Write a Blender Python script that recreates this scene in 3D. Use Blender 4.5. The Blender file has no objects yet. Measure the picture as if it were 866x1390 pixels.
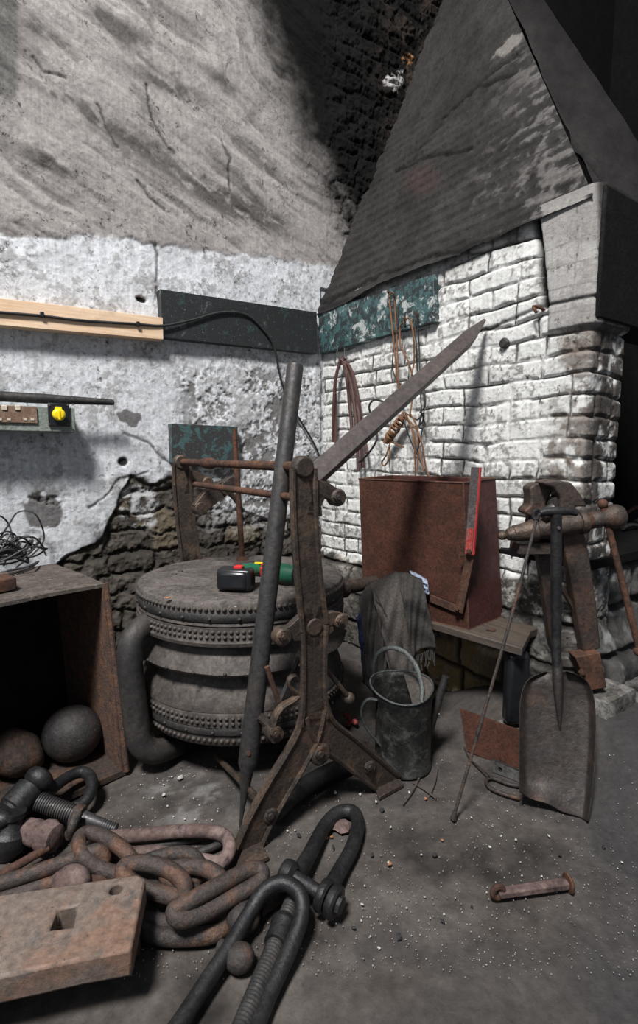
import bpy, bmesh, math, random
import numpy as np
from mathutils import Vector, Matrix
from mathutils.geometry import intersect_line_plane
V = Vector
C = bpy.context.scene.collection
random.seed(7)
PI = math.pi

# ------------------------------------------------------------------ camera
FPX, CX, CY = 700.0, 433.0, 695.0
EYE = V((0, 0, 1.15))
PITCH = math.atan(80 / 700.0)
FWD = V((0, math.cos(PITCH), -math.sin(PITCH)))
UP = V((0, math.sin(PITCH), math.cos(PITCH)))
RT = V((1, 0, 0))
cam = bpy.data.cameras.new('camera')
cam.sensor_fit = 'HORIZONTAL'; cam.sensor_width = 24.0; cam.lens = FPX / 866.0 * 24.0
cam.clip_start = 0.02
camo = bpy.data.objects.new('camera', cam); C.objects.link(camo)
camo.location = EYE; camo.rotation_euler = (PI / 2 - PITCH, 0, 0)
bpy.context.scene.camera = camo

def ray(px, py): return RT * ((px - CX) / FPX) + UP * ((CY - py) / FPX) + FWD
def onpl(px, py, p, n):
    d = ray(px, py); return EYE + d * ((p - EYE).dot(n) / d.dot(n))
def FL(px, py, z=0.0): return onpl(px, py, V((0, 0, z)), V((0, 0, 1)))
def AY(px, py, Y): return onpl(px, py, V((0, Y, 0)), V((0, 1, 0)))
CO = V((0.03, 3.3, 0))                                   # room corner
EL = V((.822, .569, 0)).normalized(); NL = V((EL.y, -EL.x, 0))       # left wall: along, towards the room
ER = V((EL.y, -EL.x, 0)); NR = V((-EL.x, -EL.y, 0))                   # right wall
Z = V((0, 0, 1))
def LW(px, py, off=0.0): return onpl(px, py, CO + NL * off, NL)
def RW(px, py, off=0.0): return onpl(px, py, CO + NR * off, NR)

# ------------------------------------------------------------------ mesh helpers
def smooth(pts, n=6, closed=False):
    pts = [V(p) for p in pts]; N = len(pts); out = []
    rng = range(N) if closed else range(N - 1)
    for i in rng:
        if closed: a, b, c, d = pts[i - 1], pts[i], pts[(i + 1) % N], pts[(i + 2) % N]
        else:
            b, c = pts[i], pts[i + 1]
            a = pts[i - 1] if i else b * 2 - c
            d = pts[i + 2] if i + 2 < N else c * 2 - b
        for k in range(n):
            t = k / n
            out.append(.5 * ((2 * b) + (c - a) * t + (2 * a - 5 * b + 4 * c - d) * t * t + (3 * b - a - 3 * c + d) * t ** 3))
    if not closed: out.append(pts[-1])
    return out
def lerpl(l, n):
    if not isinstance(l, (list, tuple)): return [l] * n
    return [float(x) for x in np.interp(np.linspace(0, 1, n), np.linspace(0, 1, len(l)), l)]
def tube(bm, pts, r, seg=10, closed=False, caps=True, flat=1.0):
    pts = [V(p) for p in pts]; N = len(pts); rs = lerpl(r, N); rings = []; nrm = None
    for i, p in enumerate(pts):
        if closed: t = pts[(i + 1) % N] - pts[i - 1]
        else: t = pts[min(i + 1, N - 1)] - pts[max(i - 1, 0)]
        t = t.normalized()
        if nrm is None:
            nrm = t.cross(Z)
            if nrm.length < .05: nrm = t.cross(V((1, 0, 0)))
        nrm = (nrm - t * nrm.dot(t)).normalized(); b = t.cross(nrm)
        rings.append([bm.verts.new(p + (nrm * math.cos(2 * PI * k / seg) + b * math.sin(2 * PI * k / seg) * flat) * rs[i]) for k in range(seg)])
    for i in range(N if closed else N - 1):
        A, B = rings[i], rings[(i + 1) % N]; sh = 0
        if closed and i == N - 1:
            sh = min(range(seg), key=lambda s: (A[0].co - B[s].co).length)
        for k in range(seg):
            bm.faces.new((A[k], A[(k + 1) % seg], B[(k + 1 + sh) % seg], B[(k + sh) % seg]))
    if not closed and caps:
        bm.faces.new(list(reversed(rings[0]))); bm.faces.new(rings[-1])
def cyl(bm, a, b, r0, r1=None, seg=16): tube(bm, [a, b], [r0, r0 if r1 is None else r1], seg)
def basis(ax):
    ax = V(ax).normalized(); u = ax.cross(V((0, 0, 1)))
    if u.length < .05: u = V((1, 0, 0))
    u.normalize(); return u, ax.cross(u).normalized(), ax
def lathe(bm, prof, o, axis=(0, 0, 1), seg=24, wob=None):
    u, v, w = basis(axis); rings = []
    for r, z in prof:
        if r < 1e-5: rings.append([bm.verts.new(V(o) + w * z)])
        else: rings.append([bm.verts.new(V(o) + w * z + (u * math.cos(2 * PI * k / seg) + v * math.sin(2 * PI * k / seg)) * r) for k in range(seg)])
    for A, B in zip(rings, rings[1:]):
        for k in range(seg):
            a, b = A[k % len(A)], A[(k + 1) % len(A)]; c, d = B[(k + 1) % len(B)], B[k % len(B)]
            f = []
            for x in (a, b, c, d):
                if x not in f: f.append(x)
            if len(f) > 2: bm.faces.new(f)
def ball(bm, c, r, seg=16, sq=(1, 1, 1), noise=0):
    m = Matrix.Translation(V(c)) @ Matrix.Diagonal((sq[0], sq[1], sq[2], 1))
    g = bmesh.ops.create_uvsphere(bm, u_segments=seg, v_segments=max(6, seg * 2 // 3), radius=r, matrix=m)
    if noise:
        for v in g['verts']:
            d = (v.co - V(c)); v.co += d * noise * (math.sin(d.x / r * 3.1 + d.z / r * 2) + math.sin(d.y / r * 4.3 + 1))
def boxf(bm, o, ax, sz):
    """box: o = centre, ax = three axes, sz = full sizes"""
    vs = [bm.verts.new(V(o) + ax[0] * (sz[0] / 2 * i) + ax[1] * (sz[1] / 2 * j) + ax[2] * (sz[2] / 2 * k)) for i in (-1, 1) for j in (-1, 1) for k in (-1, 1)]
    for q in ((0, 1, 3, 2), (4, 6, 7, 5), (0, 4, 5, 1), (2, 3, 7, 6), (0, 2, 6, 4), (1, 5, 7, 3)): bm.faces.new([vs[i] for i in q])
def beam(bm, a, b, w, h, w1=None, h1=None, up=Z):
    a, b = V(a), V(b); t = (b - a).normalized(); s = t.cross(up).normalized(); u = s.cross(t)
    w1 = w if w1 is None else w1; h1 = h if h1 is None else h1
    q = [[bm.verts.new(p + s * (i * ww / 2) + u * (j * hh / 2)) for i, j in ((-1, -1), (1, -1), (1, 1), (-1, 1))] for p, ww, hh in ((a, w, h), (b, w1, h1))]
    bm.faces.new(q[0]); bm.faces.new(q[1][::-1])
    for k in range(4): bm.faces.new((q[0][k], q[1][k], q[1][(k + 1) % 4], q[0][(k + 1) % 4]))
def prism(bm, pts, dirv, holes=()):
    """pts: planar loop of 3D points, extruded by dirv; holes: more loops"""
    tops = []
    for off in (V((0, 0, 0)), V(dirv)):
        loops = [[bm.verts.new(V(p) + off) for p in L] for L in (pts,) + tuple(holes)]
        tops.append(loops); es = []
        for L in loops:
            for i in range(len(L)): es.append(bm.edges.new((L[i - 1], L[i])))
        if holes: bmesh.ops.triangle_fill(bm, edges=es, use_beauty=True, use_dissolve=False)
        else: bm.faces.new(loops[0])
    for A, B in zip(*tops):
        for i in range(len(A)): bm.faces.new((A[i - 1], A[i], B[i], B[i - 1]))
def stroke(bm, pts, w, n, th, u, v, o, sub=5):
    """flat bar following pts (3D, in the plane o,u,v) with width w, thickness th along n"""
    P = smooth(pts, sub) if len(pts) > 2 else [V(p) for p in pts]
    N = len(P); ws = lerpl(w, N); L, R = [], []
    for i, p in enumerate(P):
        t = (P[min(i + 1, N - 1)] - P[max(i - 1, 0)]).normalized(); s = n.cross(t).normalized()
        L.append(p + s * ws[i] / 2); R.append(p - s * ws[i] / 2)
    for A, B in zip(zip(L, R), zip(L[1:], R[1:])):
        a = [bm.verts.new(q + n * k * th / 2) for q in (A[0], A[1], B[1], B[0]) for k in (-1, 1)]
        for q in ((0, 2, 4, 6), (1, 7, 5, 3), (0, 6, 7, 1), (2, 3, 5, 4)): bm.faces.new([a[i] for i in q])
        if A[0] is L[0]: bm.faces.new((a[0], a[1], a[3], a[2]))
        if B[0] is L[-1]: bm.faces.new((a[4], a[5], a[7], a[6]))
    return L, R
def hexbolt(bm, p, n, r, h):
    tube(bm, [p, V(p) + n * h], r, 6); tube(bm, [V(p) + n * h, V(p) + n * h * 1.5], r * .55, 10)

def finish(me, bm, ang=38):
    bmesh.ops.remove_doubles(bm, verts=bm.verts, dist=1e-6)
    bmesh.ops.recalc_face_normals(bm, faces=bm.faces)
    for f in bm.faces: f.smooth = True
    bm.to_mesh(me); bm.free()
    me.set_sharp_from_angle(angle=math.radians(ang))
def thing(name, label, cat, loc, group=None):
    o = bpy.data.objects.new(name, None); C.objects.link(o); o.location = loc
    o.empty_display_size = .05; o['label'] = label; o['category'] = cat
    if group: o['group'] = group
    return o
def worldloc(o):
    p = V(o.location)
    while o.parent: o = o.parent; p += o.location
    return p
def obj(name, bm, m, parent=None, label=None, bevel=0, loc=None, ang=38, cat=None, group=None, kind=None, sub=0):
    org = worldloc(parent) if parent else V(loc or (0, 0, 0))
    for v in bm.verts: v.co -= org
    me = bpy.data.meshes.new(name); finish(me, bm, ang); me.materials.append(m)
    o = bpy.data.objects.new(name, me); C.objects.link(o)
    if parent: o.parent = parent
    else: o.location = org
    if label: o['label'] = label
    if cat: o['category'] = cat
    if group: o['group'] = group
    if kind: o['kind'] = kind
    if bevel:
        b = o.modifiers.new('bevel', 'BEVEL'); b.width = bevel; b.segments = 2; b.limit_method = 'ANGLE'; b.angle_limit = .6
    if sub:
        s = o.modifiers.new('sub', 'SUBSURF'); s.levels = s.render_levels = sub
    return o
def nb(): return bmesh.new()

# ------------------------------------------------------------------ materials
def mk(name):
    m = bpy.data.materials.new(name); m.use_nodes = True; nt = m.node_tree
    return m, nt, nt.nodes['Principled BSDF'], nt.nodes.new('ShaderNodeTexCoord')
def noise(nt, co, scale, det=6, rough=.6, dist=0):
    n = nt.nodes.new('ShaderNodeTexNoise'); n.inputs['Scale'].default_value = scale
    n.inputs['Detail'].default_value = det; n.inputs['Roughness'].default_value = rough; n.inputs['Distortion'].default_value = dist
    nt.links.new(co, n.inputs['Vector']); return n.outputs['Fac']
def ramp(nt, fac, stops):
    r = nt.nodes.new('ShaderNodeValToRGB'); el = r.color_ramp.elements
    while len(el) < len(stops): el.new(.5)
    for e, (p, c) in zip(el, stops):
        e.position = p; e.color = (c, c, c, 1) if isinstance(c, (int, float)) else (*c, 1)
    nt.links.new(fac, r.inputs['Fac']); return r.outputs['Color']
def mix(nt, fac, a, b, mode='MIX'):
    n = nt.nodes.new('ShaderNodeMix'); n.data_type = 'RGBA'; n.blend_type = mode
    for s, x in ((n.inputs[0], fac), (n.inputs[6], a), (n.inputs[7], b)):
        if hasattr(x, 'is_linked'): nt.links.new(x, s)
        elif isinstance(x, (int, float)): s.default_value = x
        else: s.default_value = (*x, 1)
    return n.outputs[2]
def bump(nt, bs, h, st, dist=.01, prev=None):
    b = nt.nodes.new('ShaderNodeBump'); b.inputs['Strength'].default_value = st; b.inputs['Distance'].default_value = dist
    nt.links.new(h, b.inputs['Height'])
    if prev: nt.links.new(prev, b.inputs['Normal'])
    nt.links.new(b.outputs[0], bs.inputs['Normal']); return b.outputs[0]
def iron(name, a, b, c=None, amt=.5, scale=9, rough=.65, metal=.3, bst=.5, speck=None):
    """a base metal, b rust or dust patches, c fine third tone"""
    m, nt, bs, tc = mk(name); co = tc.outputs['Object']
    n1 = noise(nt, co, scale, 8, .65, .3); n2 = noise(nt, co, scale * 8, 6, .7); n3 = noise(nt, co, scale * 2.7, 8, .7, .5)
    col = mix(nt, ramp(nt, n1, [(.62 - amt * .35, 0), (.74 - amt * .35, 1)]), a, b)
    if c: col = mix(nt, ramp(nt, n3, [(.52, 0), (.66, 1)]), col, c)
    col = mix(nt, 1.0, col, ramp(nt, n2, [(.3, .55), (.7, 1.35)]), 'MULTIPLY')
    if speck: col = mix(nt, ramp(nt, noise(nt, co, 120, 3, .6), [(.66, 0), (.72, 1)]), col, speck)
    nt.links.new(col, bs.inputs['Base Color'])
    bs.inputs['Metallic'].default_value = metal
    if rough >= .75: bs.inputs['Specular IOR Level'].default_value = .15
    rr = ramp(nt, n3, [(.3, rough - .15), (.7, min(1, rough + .2))]); nt.links.new(rr, bs.inputs['Roughness'])
    p = bump(nt, bs, n2, bst, .004); bump(nt, bs, n3, bst * .6, .01, p)
    return m
def plain(name, c, rough=.6, metal=0, var=.25, scale=30, bst=.15):
    m, nt, bs, tc = mk(name); co = tc.outputs['Object']
    n = noise(nt, co, scale, 6, .6)
    nt.links.new(mix(nt, 1.0, c, ramp(nt, n, [(.3, 1 - var), (.7, 1 + var)]), 'MULTIPLY'), bs.inputs['Base Color'])
    bs.inputs['Roughness'].default_value = rough; bs.inputs['Metallic'].default_value = metal
    bump(nt, bs, n, bst, .003); return m
def attrmat(name, rough=.9, fine=60, speck=(.03, .03, .03), samt=.64, bst=.5, var=.25, veins=.8, drip=0):
    m, nt, bs, tc = mk(name); co = tc.outputs['Object']
    at = nt.nodes.new('ShaderNodeAttribute'); at.attribute_name = 'Col'
    n1 = noise(nt, co, fine, 8, .7); n2 = noise(nt, co, fine * .3, 10, .75, .6); n3 = noise(nt, co, fine * 2.6, 4, .6)
    col = mix(nt, 1.0, at.outputs['Color'], ramp(nt, n1, [(.3, 1 - var), (.68, 1 + var * .6)]), 'MULTIPLY')
    col = mix(nt, 1.0, col, ramp(nt, n2, [(samt - .05, 1), (samt + .08, .45)]), 'MULTIPLY')
    v1 = noise(nt, co, 7, 9, .62, .8); mth = nt.nodes.new('ShaderNodeMath'); mth.operation = 'SUBTRACT'; mth.inputs[1].default_value = .5; nt.links.new(v1, mth.inputs[0])
    ab = nt.nodes.new('ShaderNodeMath'); ab.operation = 'ABSOLUTE'; nt.links.new(mth.outputs[0], ab.inputs[0])
    vein = ramp(nt, ab.outputs[0], [(.0, 1), (.009, 0)]); vm = ramp(nt, noise(nt, co, 5, 4, .6), [(.5, 0), (.62, 1)])
    mv = nt.nodes.new('ShaderNodeMath'); mv.operation = 'MULTIPLY'; nt.links.new(vein, mv.inputs[0]); nt.links.new(vm, mv.inputs[1])
    mv2 = nt.nodes.new('ShaderNodeMath'); mv2.operation = 'MULTIPLY'; nt.links.new(mv.outputs[0], mv2.inputs[0]); mv2.inputs[1].default_value = veins
    col = mix(nt, mv2.outputs[0], col, mix(nt, 1.0, col, (.12, .11, .10), 'MULTIPLY'))
    if drip:
        mp = nt.nodes.new('ShaderNodeMapping'); mp.inputs['Scale'].default_value = (60, 60, 3.5); nt.links.new(co, mp.inputs['Vector'])
        col = mix(nt, 1.0, col, ramp(nt, noise(nt, mp.outputs[0], 1.5, 5, .6), [(.35, 1 - drip), (.65, 1 + drip * .4)]), 'MULTIPLY')
        sp_ = noise(nt, co, 34, 8, .75, .3); sm = noise(nt, co, 3.2, 5, .6)
        a_ = ramp(nt, sp_, [(.56, 0), (.63, 1)]); b_ = ramp(nt, sm, [(.45, 0), (.58, 1)])
        mm = nt.nodes.new('ShaderNodeMath'); mm.operation = 'MULTIPLY'; nt.links.new(a_, mm.inputs[0]); nt.links.new(b_, mm.inputs[1])
        col = mix(nt, mm.outputs[0], col, mix(nt, 1.0, col, (.22, .2, .19), 'MULTIPLY'))
    nt.links.new(col, bs.inputs['Base Color']); bs.inputs['Roughness'].default_value = rough
    bs.inputs['Specular IOR Level'].default_value = .12
    p = bump(nt, bs, n1, bst, .006); p = bump(nt, bs, n2, bst, .012, p); bump(nt, bs, n3, bst * .6, .002, p)
    return m

M = {}
M['castiron'] = iron('cast_iron_brown', (.062, .047, .039), (.112, .077, .056), (.034, .028, .025), .45, 12, .48, .4, .6)
M['bellows'] = iron('dusty_bellows', (.056, .047, .042), (.088, .074, .065), (.035, .030, .028), .5, 9, .62, .1, .5)
M['lid'] = iron('dusty_lid', (.085, .074, .068), (.12, .105, .097), (.055, .047, .043), .5, 6, .85, 0, .35, (.35, .34, .33))
M['black'] = iron('black_iron', (.018, .018, .020), (.03, .029, .03), None, .4, 14, .42, .35, .35)
M['blackdust'] = iron('black_dusty_iron', (.028, .027, .027), (.05, .045, .043), (.018, .017, .018), .5, 12, .55, .25, .4)
M['chain'] = iron('chain_iron', (.072, .056, .050), (.155, .082, .054), (.045, .04, .042), .4, 12, .5, .35, .9)
M['chain2'] = iron('chain_iron_dark', (.06, .052, .049), (.13, .075, .05), (.03, .028, .03), .35, 12, .5, .4, .9)
M['pink'] = iron('pinkish_iron', (.12, .082, .076), (.20, .145, .135), (.06, .046, .045), .5, 8, .75, .1, .5)
M['rust'] = iron('rusty_iron', (.070, .040, .031), (.115, .058, .038), (.045, .031, .027), .5, 10, .8, .1, .5)
M['rustbox'] = iron('rust_sheet', (.060, .027, .019), (.080, .034, .023), (.040, .021, .017), .5, 16, .75, .1, .4)
M['redbox'] = iron('dark_red_paint', (.062, .017, .015), (.08, .023, .018), (.04, .016, .014), .4, 10, .6, .05, .3)
M['steelslab'] = iron('tan_rust_slab', (.165, .128, .108), (.19, .115, .082), (.10, .085, .078), .4, 7, .7, .15, .4, (.06, .04, .03))
M['tank'] = iron('tank_rust', (.055, .042, .036), (.095, .055, .038), (.032, .027, .025), .4, 11, .8, .1, .8)
M['tankside'] = iron('tank_rust_flaked', (.115, .075, .062), (.18, .10, .062), (.05, .036, .038), .45, 22, .85, .1, 1.0, (.24, .18, .16))
M['tanktop'] = iron('tank_top_dust', (.085, .072, .064), (.12, .1, .088), (.055, .045, .04), .4, 9, .9, 0, .5, (.3, .3, .29))
M['ballm'] = iron('iron_ball', (.028, .026, .026), (.045, .035, .032), None, .4, 9, .6, .2, .6, (.12, .11, .1))
M['pipe'] = iron('grey_pipe', (.050, .048, .048), (.072, .060, .053), (.036, .034, .033), .35, 8, .5, .4, .3)
M['beam'] = iron('brown_beam', (.072, .058, .056), (.09, .072, .067), (.05, .042, .042), .5, 6, .6, .15, .3)
M['vise'] = iron('vise_iron', (.060, .046, .040), (.098, .058, .042), (.036, .030, .028), .4, 10, .55, .35, .6)
M['shovel'] = iron('shovel_blade', (.044, .036, .033), (.085, .055, .042), (.030, .027, .027), .3, 6, .5, .4, .5)
M['black_gloss'] = plain('black_gloss', (.012, .013, .015), .3, 0, .3, 20, .2)
M['rubber'] = plain('black_rubber', (.03, .03, .032), .55, 0, .2, 40)
M['grey_green'] = iron('grey_green_paint', (.19, .225, .20), (.23, .26, .235), (.12, .12, .10), .4, 14, .6, 0, .2, (.05, .05, .04))
M['socket'] = iron('brown_socket_plate', (.17, .10, .065), (.22, .15, .11), (.1, .07, .05), .5, 18, .5, 0, .2)
M['cream'] = plain('cream_plastic', (.55, .48, .38), .5, 0, .15)
M['yellow'] = plain('yellow_plastic', (.85, .62, .01), .35, 0, .08)
M['green'] = plain('drill_green', (.012, .10, .055), .4, 0, .2)
M['redp'] = plain('red_plastic', (.62, .02, .02), .4, 0, .1)
M['redpaint'] = iron('worn_red_paint', (.34, .035, .03), (.42, .06, .05), (.2, .14, .13), .5, 20, .55, .1, .3)
M['steelbar'] = iron('worn_steel_bar', (.10, .09, .088), (.16, .13, .125), (.07, .06, .06), .4, 14, .5, .4, .3)
M['cloth'] = plain('dark_sacking', (.030, .027, .025), .95, 0, .45, 90, .8)
M['cloth2'] = plain('grey_woven_cloth', (.066, .057, .051), .95, 0, .4, 110, .8)
M['cloth3'] = plain('near_black_cloth', (.017, .0155, .015), .95, 0, .4, 90, .8)
M['blue'] = plain('blue_cloth', (.02, .03, .09), .9, 0, .3, 60, .4)
M['lightblue'] = plain('pale_blue_cloth', (.30, .35, .45), .9, 0, .3, 60, .4)
M['rope'] = plain('brown_cord', (.16, .075, .035), .85, 0, .4, 150, .8)
M['strap'] = plain('dark_red_leather', (.065, .028, .024), .6, 0, .3, 60, .4)
M['blackcord'] = plain('black_cord', (.014, .014, .015), .7, 0, .3, 100, .5)
M['white_chip'] = plain('white_chip', (.42, .42, .40), .9, 0, .2, 50, .4)
M['dark_chip'] = plain('dark_chip', (.022, .022, .025), .8, 0, .3, 50, .4)
M['orange_chip'] = plain('orange_chip', (.35, .16, .08), .9, 0, .3, 50, .4)
M['teal'] = iron('can_patina', (.016, .016, .016), (.035, .034, .032), (.075, .08, .07), .45, 9, .5, .3, .6)
M['can_edge'] = iron('can_handle_patina', (.065, .074, .074), (.045, .045, .043), (.11, .125, .125), .4, 20, .5, .3, .4)
M['brass'] = plain('copper_edge', (.28, .15, .09), .5, .5, .2)

def wood(name, a, b, c, axis, sc=1.0, rough=.7):
    m, nt, bs, tc = mk(name); mp = nt.nodes.new('ShaderNodeMapping')
    ang = math.atan2(axis.y, axis.x); mp.inputs['Rotation'].default_value = (0, 0, -ang)
    mp2 = nt.nodes.new('ShaderNodeMapping'); mp2.inputs['Scale'].default_value = (2.2 * sc, 30 * sc, 34 * sc)
    nt.links.new(tc.outputs['Object'], mp.inputs['Vector']); nt.links.new(mp.outputs[0], mp2.inputs['Vector'])
    n = noise(nt, mp2.outputs[0], 1.6, 6, .6, .4); n2 = noise(nt, tc.outputs['Object'], 14, 6, .6)
    col = mix(nt, ramp(nt, n, [(.35, 0), (.62, 1)]), a, b)
    col = mix(nt, ramp(nt, n2, [(.55, 0), (.75, .7)]), col, c)
    nt.links.new(col, bs.inputs['Base Color']); bs.inputs['Roughness'].default_value = rough
    bump(nt, bs, n, .3, .004); return m
M['pine'] = wood('fresh_pine', (.60, .40, .25), (.72, .54, .38), (.5, .34, .22), EL)
M['ledge'] = wood('old_plank', (.050, .038, .030), (.085, .066, .052), (.038, .03, .026), ER)
def paintboard(name, base, t1, t2, a1, a2, sc=14):
    m, nt, bs, tc = mk(name); co = tc.outputs['Object']
    n1 = noise(nt, co, sc, 10, .7, .8); n2 = noise(nt, co, sc * .55, 10, .75, .4); n3 = noise(nt, co, sc * 7, 4, .7)
    col = mix(nt, ramp(nt, n1, [(a1, 0), (a1 + .05, 1)]), base, t1)
    col = mix(nt, ramp(nt, n2, [(a2, 0), (a2 + .04, 1)]), col, t2)
    col = mix(nt, ramp(nt, n3, [(.66, 0), (.7, .8)]), col, (.45, .45, .44))
    col = mix(nt, 1.0, col, ramp(nt, n3, [(.3, .7), (.7, 1.2)]), 'MULTIPLY')
    nt.links.new(col, bs.inputs['Base Color']); bs.inputs['Roughness'].default_value = .5
    bump(nt, bs, n1, .4, .006); return m
M['board1'] = paintboard('black_flaking_board', (.016, .018, .019), (.026, .045, .048), (.09, .095, .095), .58, .62, 20)
M['board2'] = paintboard('teal_flaking_board', (.022, .030, .032), (.045, .10, .105), (.40, .42, .41), .48, .54, 19)
M['board3'] = paintboard('grey_teal_board', (.035, .036, .036), (.05, .10, .105), (.08, .05, .04), .52, .60, 16)

# ------------------------------------------------------------------ numpy noise and walls
def vnoise(x, y, seed=0):
    xi = np.floor(x).astype(np.int64); yi = np.floor(y).astype(np.int64); xf = x - xi; yf = y - yi
    u = xf * xf * (3 - 2 * xf); v = yf * yf * (3 - 2 * yf)
    def h(a, b):
        n = (a * 374761393 + b * 668265263 + seed * 974711) & 0x7fffffff
        n = ((n ^ (n >> 13)) * 1274126177) & 0x7fffffff
        return ((n ^ (n >> 16)) & 0xffff) / 65535.0
    return (h(xi, yi) * (1 - u) + h(xi + 1, yi) * u) * (1 - v) + (h(xi, yi + 1) * (1 - u) + h(xi + 1, yi + 1) * u) * v
def fbm(x, y, o=5, seed=0, g=.5):
    s = 0; a = 1; t = 0
    for i in range(o):
        s = s + a * vnoise(x * 2 ** i + i * 17.3, y * 2 ** i - i * 9.1, seed + i); t += a; a *= g
    return s / t
def ss(x, a, b):
    t = np.clip((x - a) / (b - a), 0, 1); return t * t * (3 - 2 * t)
def proj(X, Y, Zz):
    dx, dy, dz = X - EYE.x, Y - EYE.y, Zz - EYE.z
    d = dy * FWD.y + dz * FWD.z; d = np.where(d < .05, .05, d)
    return CX + FPX * dx / d, CY - FPX * (dy * UP.y + dz * UP.z) / d
def dline(px, py, L):
    d = np.full(px.shape, 1e9)
    for (x0, y0), (x1, y1) in zip(L, L[1:]):
        vx, vy = x1 - x0, y1 - y0; t = np.clip(((px - x0) * vx + (py - y0) * vy) / (vx * vx + vy * vy + 1e-9), 0, 1)
        d = np.minimum(d, np.hypot(px - x0 - t * vx, py - y0 - t * vy))
    return d
def blob(px, py, x, y, rx, ry=None, ang=0):
    ry = ry or rx; c, s = math.cos(ang), math.sin(ang)
    dx, dy = px - x, py - y
    return np.exp(-(((dx * c + dy * s) / rx) ** 2 + ((-dx * s + dy * c) / ry) ** 2))
def cmix(a, b, m): return a * (1 - m[..., None]) + np.array(b) * m[..., None]
def gridmesh(name, P, col, mat, kind='structure'):
    """P (n,m,3) points -> mesh with colour attribute Col"""
    n, m = P.shape[:2]; me = bpy.data.meshes.new(name)
    idx = np.arange(n * m).reshape(n, m)
    q = np.stack([idx[:-1, :-1], idx[:-1, 1:], idx[1:, 1:], idx[1:, :-1]], -1).reshape(-1, 4)
    me.vertices.add(n * m); me.vertices.foreach_set('co', P.reshape(-1).astype(np.float32))
    me.loops.add(q.size); me.loops.foreach_set('vertex_index', q.reshape(-1).astype(np.int32))
    me.polygons.add(len(q)); me.polygons.foreach_set('loop_start', (np.arange(len(q)) * 4).astype(np.int32))
    me.polygons.foreach_set('use_smooth', np.ones(len(q), bool)); me.update(calc_edges=True); me.validate()
    at = me.attributes.new('Col', 'FLOAT_COLOR', 'POINT')
    c4 = np.concatenate([np.clip(col, 0, 1), np.ones(col.shape[:-1] + (1,))], -1)
    at.data.foreach_set('color', c4.reshape(-1).astype(np.float32))
    me.materials.append(mat); o = bpy.data.objects.new(name, me); C.objects.link(o)
    if kind: o['kind'] = kind
    return o
def stones(s, z, cw, ch, seed):
    """coursed rubble: returns edge distance-ish (0 at joints) and a random tone per stone"""
    row = np.floor(z / ch + .25 * (fbm(s * 3, z * 3, 3, seed) - .5)); zz = z / ch + .25 * (fbm(s * 3, z * 3, 3, seed) - .5) - row
    off = vnoise(row * 7.7, row * 3.1, seed) * 5
    xx = s / cw + off + .3 * (fbm(s * 4 + 9, z * 4, 3, seed + 5) - .5); cxx = np.floor(xx); xf = xx - cxx
    e = np.minimum(np.minimum(xf, 1 - xf) * cw, np.minimum(zz, 1 - zz) * ch)
    return e, vnoise(cxx * 5.3 + .5, row * 9.7 + .5, seed + 3)

M['plaster'] = attrmat('old_plaster_whitewash', .92, 55, (.10, .09, .085), .66, .45, .25, .9, .12)
M['brickw'] = attrmat('whitewashed_brick', .85, 60, (.10, .095, .09), .68, .5, .2, .5, .12)
M['soot'] = attrmat('sooty_render', .85, 50, (.012, .011, .011), .66, .55, .3)
M['floor'] = attrmat('dirty_floor', .9, 45, (.03, .028, .027), .66, .5, .3, .0)

# ---- left wall
ds = .0052
S, ZZ = np.meshgrid(np.arange(-2.5, 1.15, ds), np.arange(-.05, 4.5, ds))
X = CO.x + EL.x * S; Y = CO.y + EL.y * S
px, py = proj(X, Y, ZZ)
# bumps slanting down to the right on the upper plaster
a = math.radians(-30); sr = S * math.cos(a) + ZZ * math.sin(a); zr = -S * math.sin(a) + ZZ * math.cos(a)
wob = fbm(S * 3, ZZ * 3, 3, 4)
rip = fbm(sr * 2.6 + wob, zr * 11 + wob * 2.0, 5, 21)
rip2 = fbm(sr * 5 + wob, zr * 22 + wob * 3, 4, 31)
big = fbm(S * 2.1, ZZ * 2.1, 4, 11); fine = fbm(S * 22, ZZ * 22, 5, 12, .6); mid = fbm(S * 7, ZZ * 7, 5, 13, .55)
pxw = px + 26 * (mid - .5) ; pyw = py + 34 * (mid - .5) + 14 * (fine - .5)
soot = ss(px + 45 * (mid - .5) + 14 * (fine - .5) - np.interp(py, [-300, 0, 90, 190, 270, 330, 345, 420], [250, 350, 380, 418, 452, 482, 520, 600]), -50, 32)
white = ss(pyw - np.interp(px, [-200, 0, 200, 300, 400, 480], [315, 318, 322, 345, 352, 372]), -3, 5)
bareL = np.interp(px, [-300, 0, 40, 95, 140, 165, 178, 215, 250, 300, 450], [830, 800, 785, 752, 722, 672, 645, 655, 640, 690, 715])
bare = ss(py - bareL + 30 * (mid - .5) + 10 * (fine - .5), -2, 3)
bare = np.maximum(bare, .9 * blob(px, py, 55, 690, 30, 22) * ss(mid + fine, .9, 1.05))
rough_ = ss(px + 60 * (mid - .5), 222, 262) * ss(pyw, 480, 520)
mot = ss(.3 * mid + .4 * fine + .3 * fbm(S * 60, ZZ * 60, 4, 17, .6), .46, .53)
st_e, st_r = stones(S + .10 * (mid - .5), ZZ + .09 * (mid - .5) + .03 * (fine - .5), .22, .105, 5)
joint = ss(st_e, .0, .02)
H = .022 * (big - .5) + .006 * (fine - .5)
H += (1 - white) * (.036 * (rip - .5) + .011 * (rip2 - .5)) * (1 - bare)
H += white * .012 * (mid - .5)
H += rough_ * (.018 * (mid - .5) + .006 * (fine - .5) - .004 * (1 - mot))
H = H * (1 - bare) + bare * (-.028 + .014 * joint + .04 * (mid - .5) + .034 * (fine - .5) + .016 * (st_r - .5))
grey = np.array([.325, .302, .292]); wh = np.array([.62, .635, .665])
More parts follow.
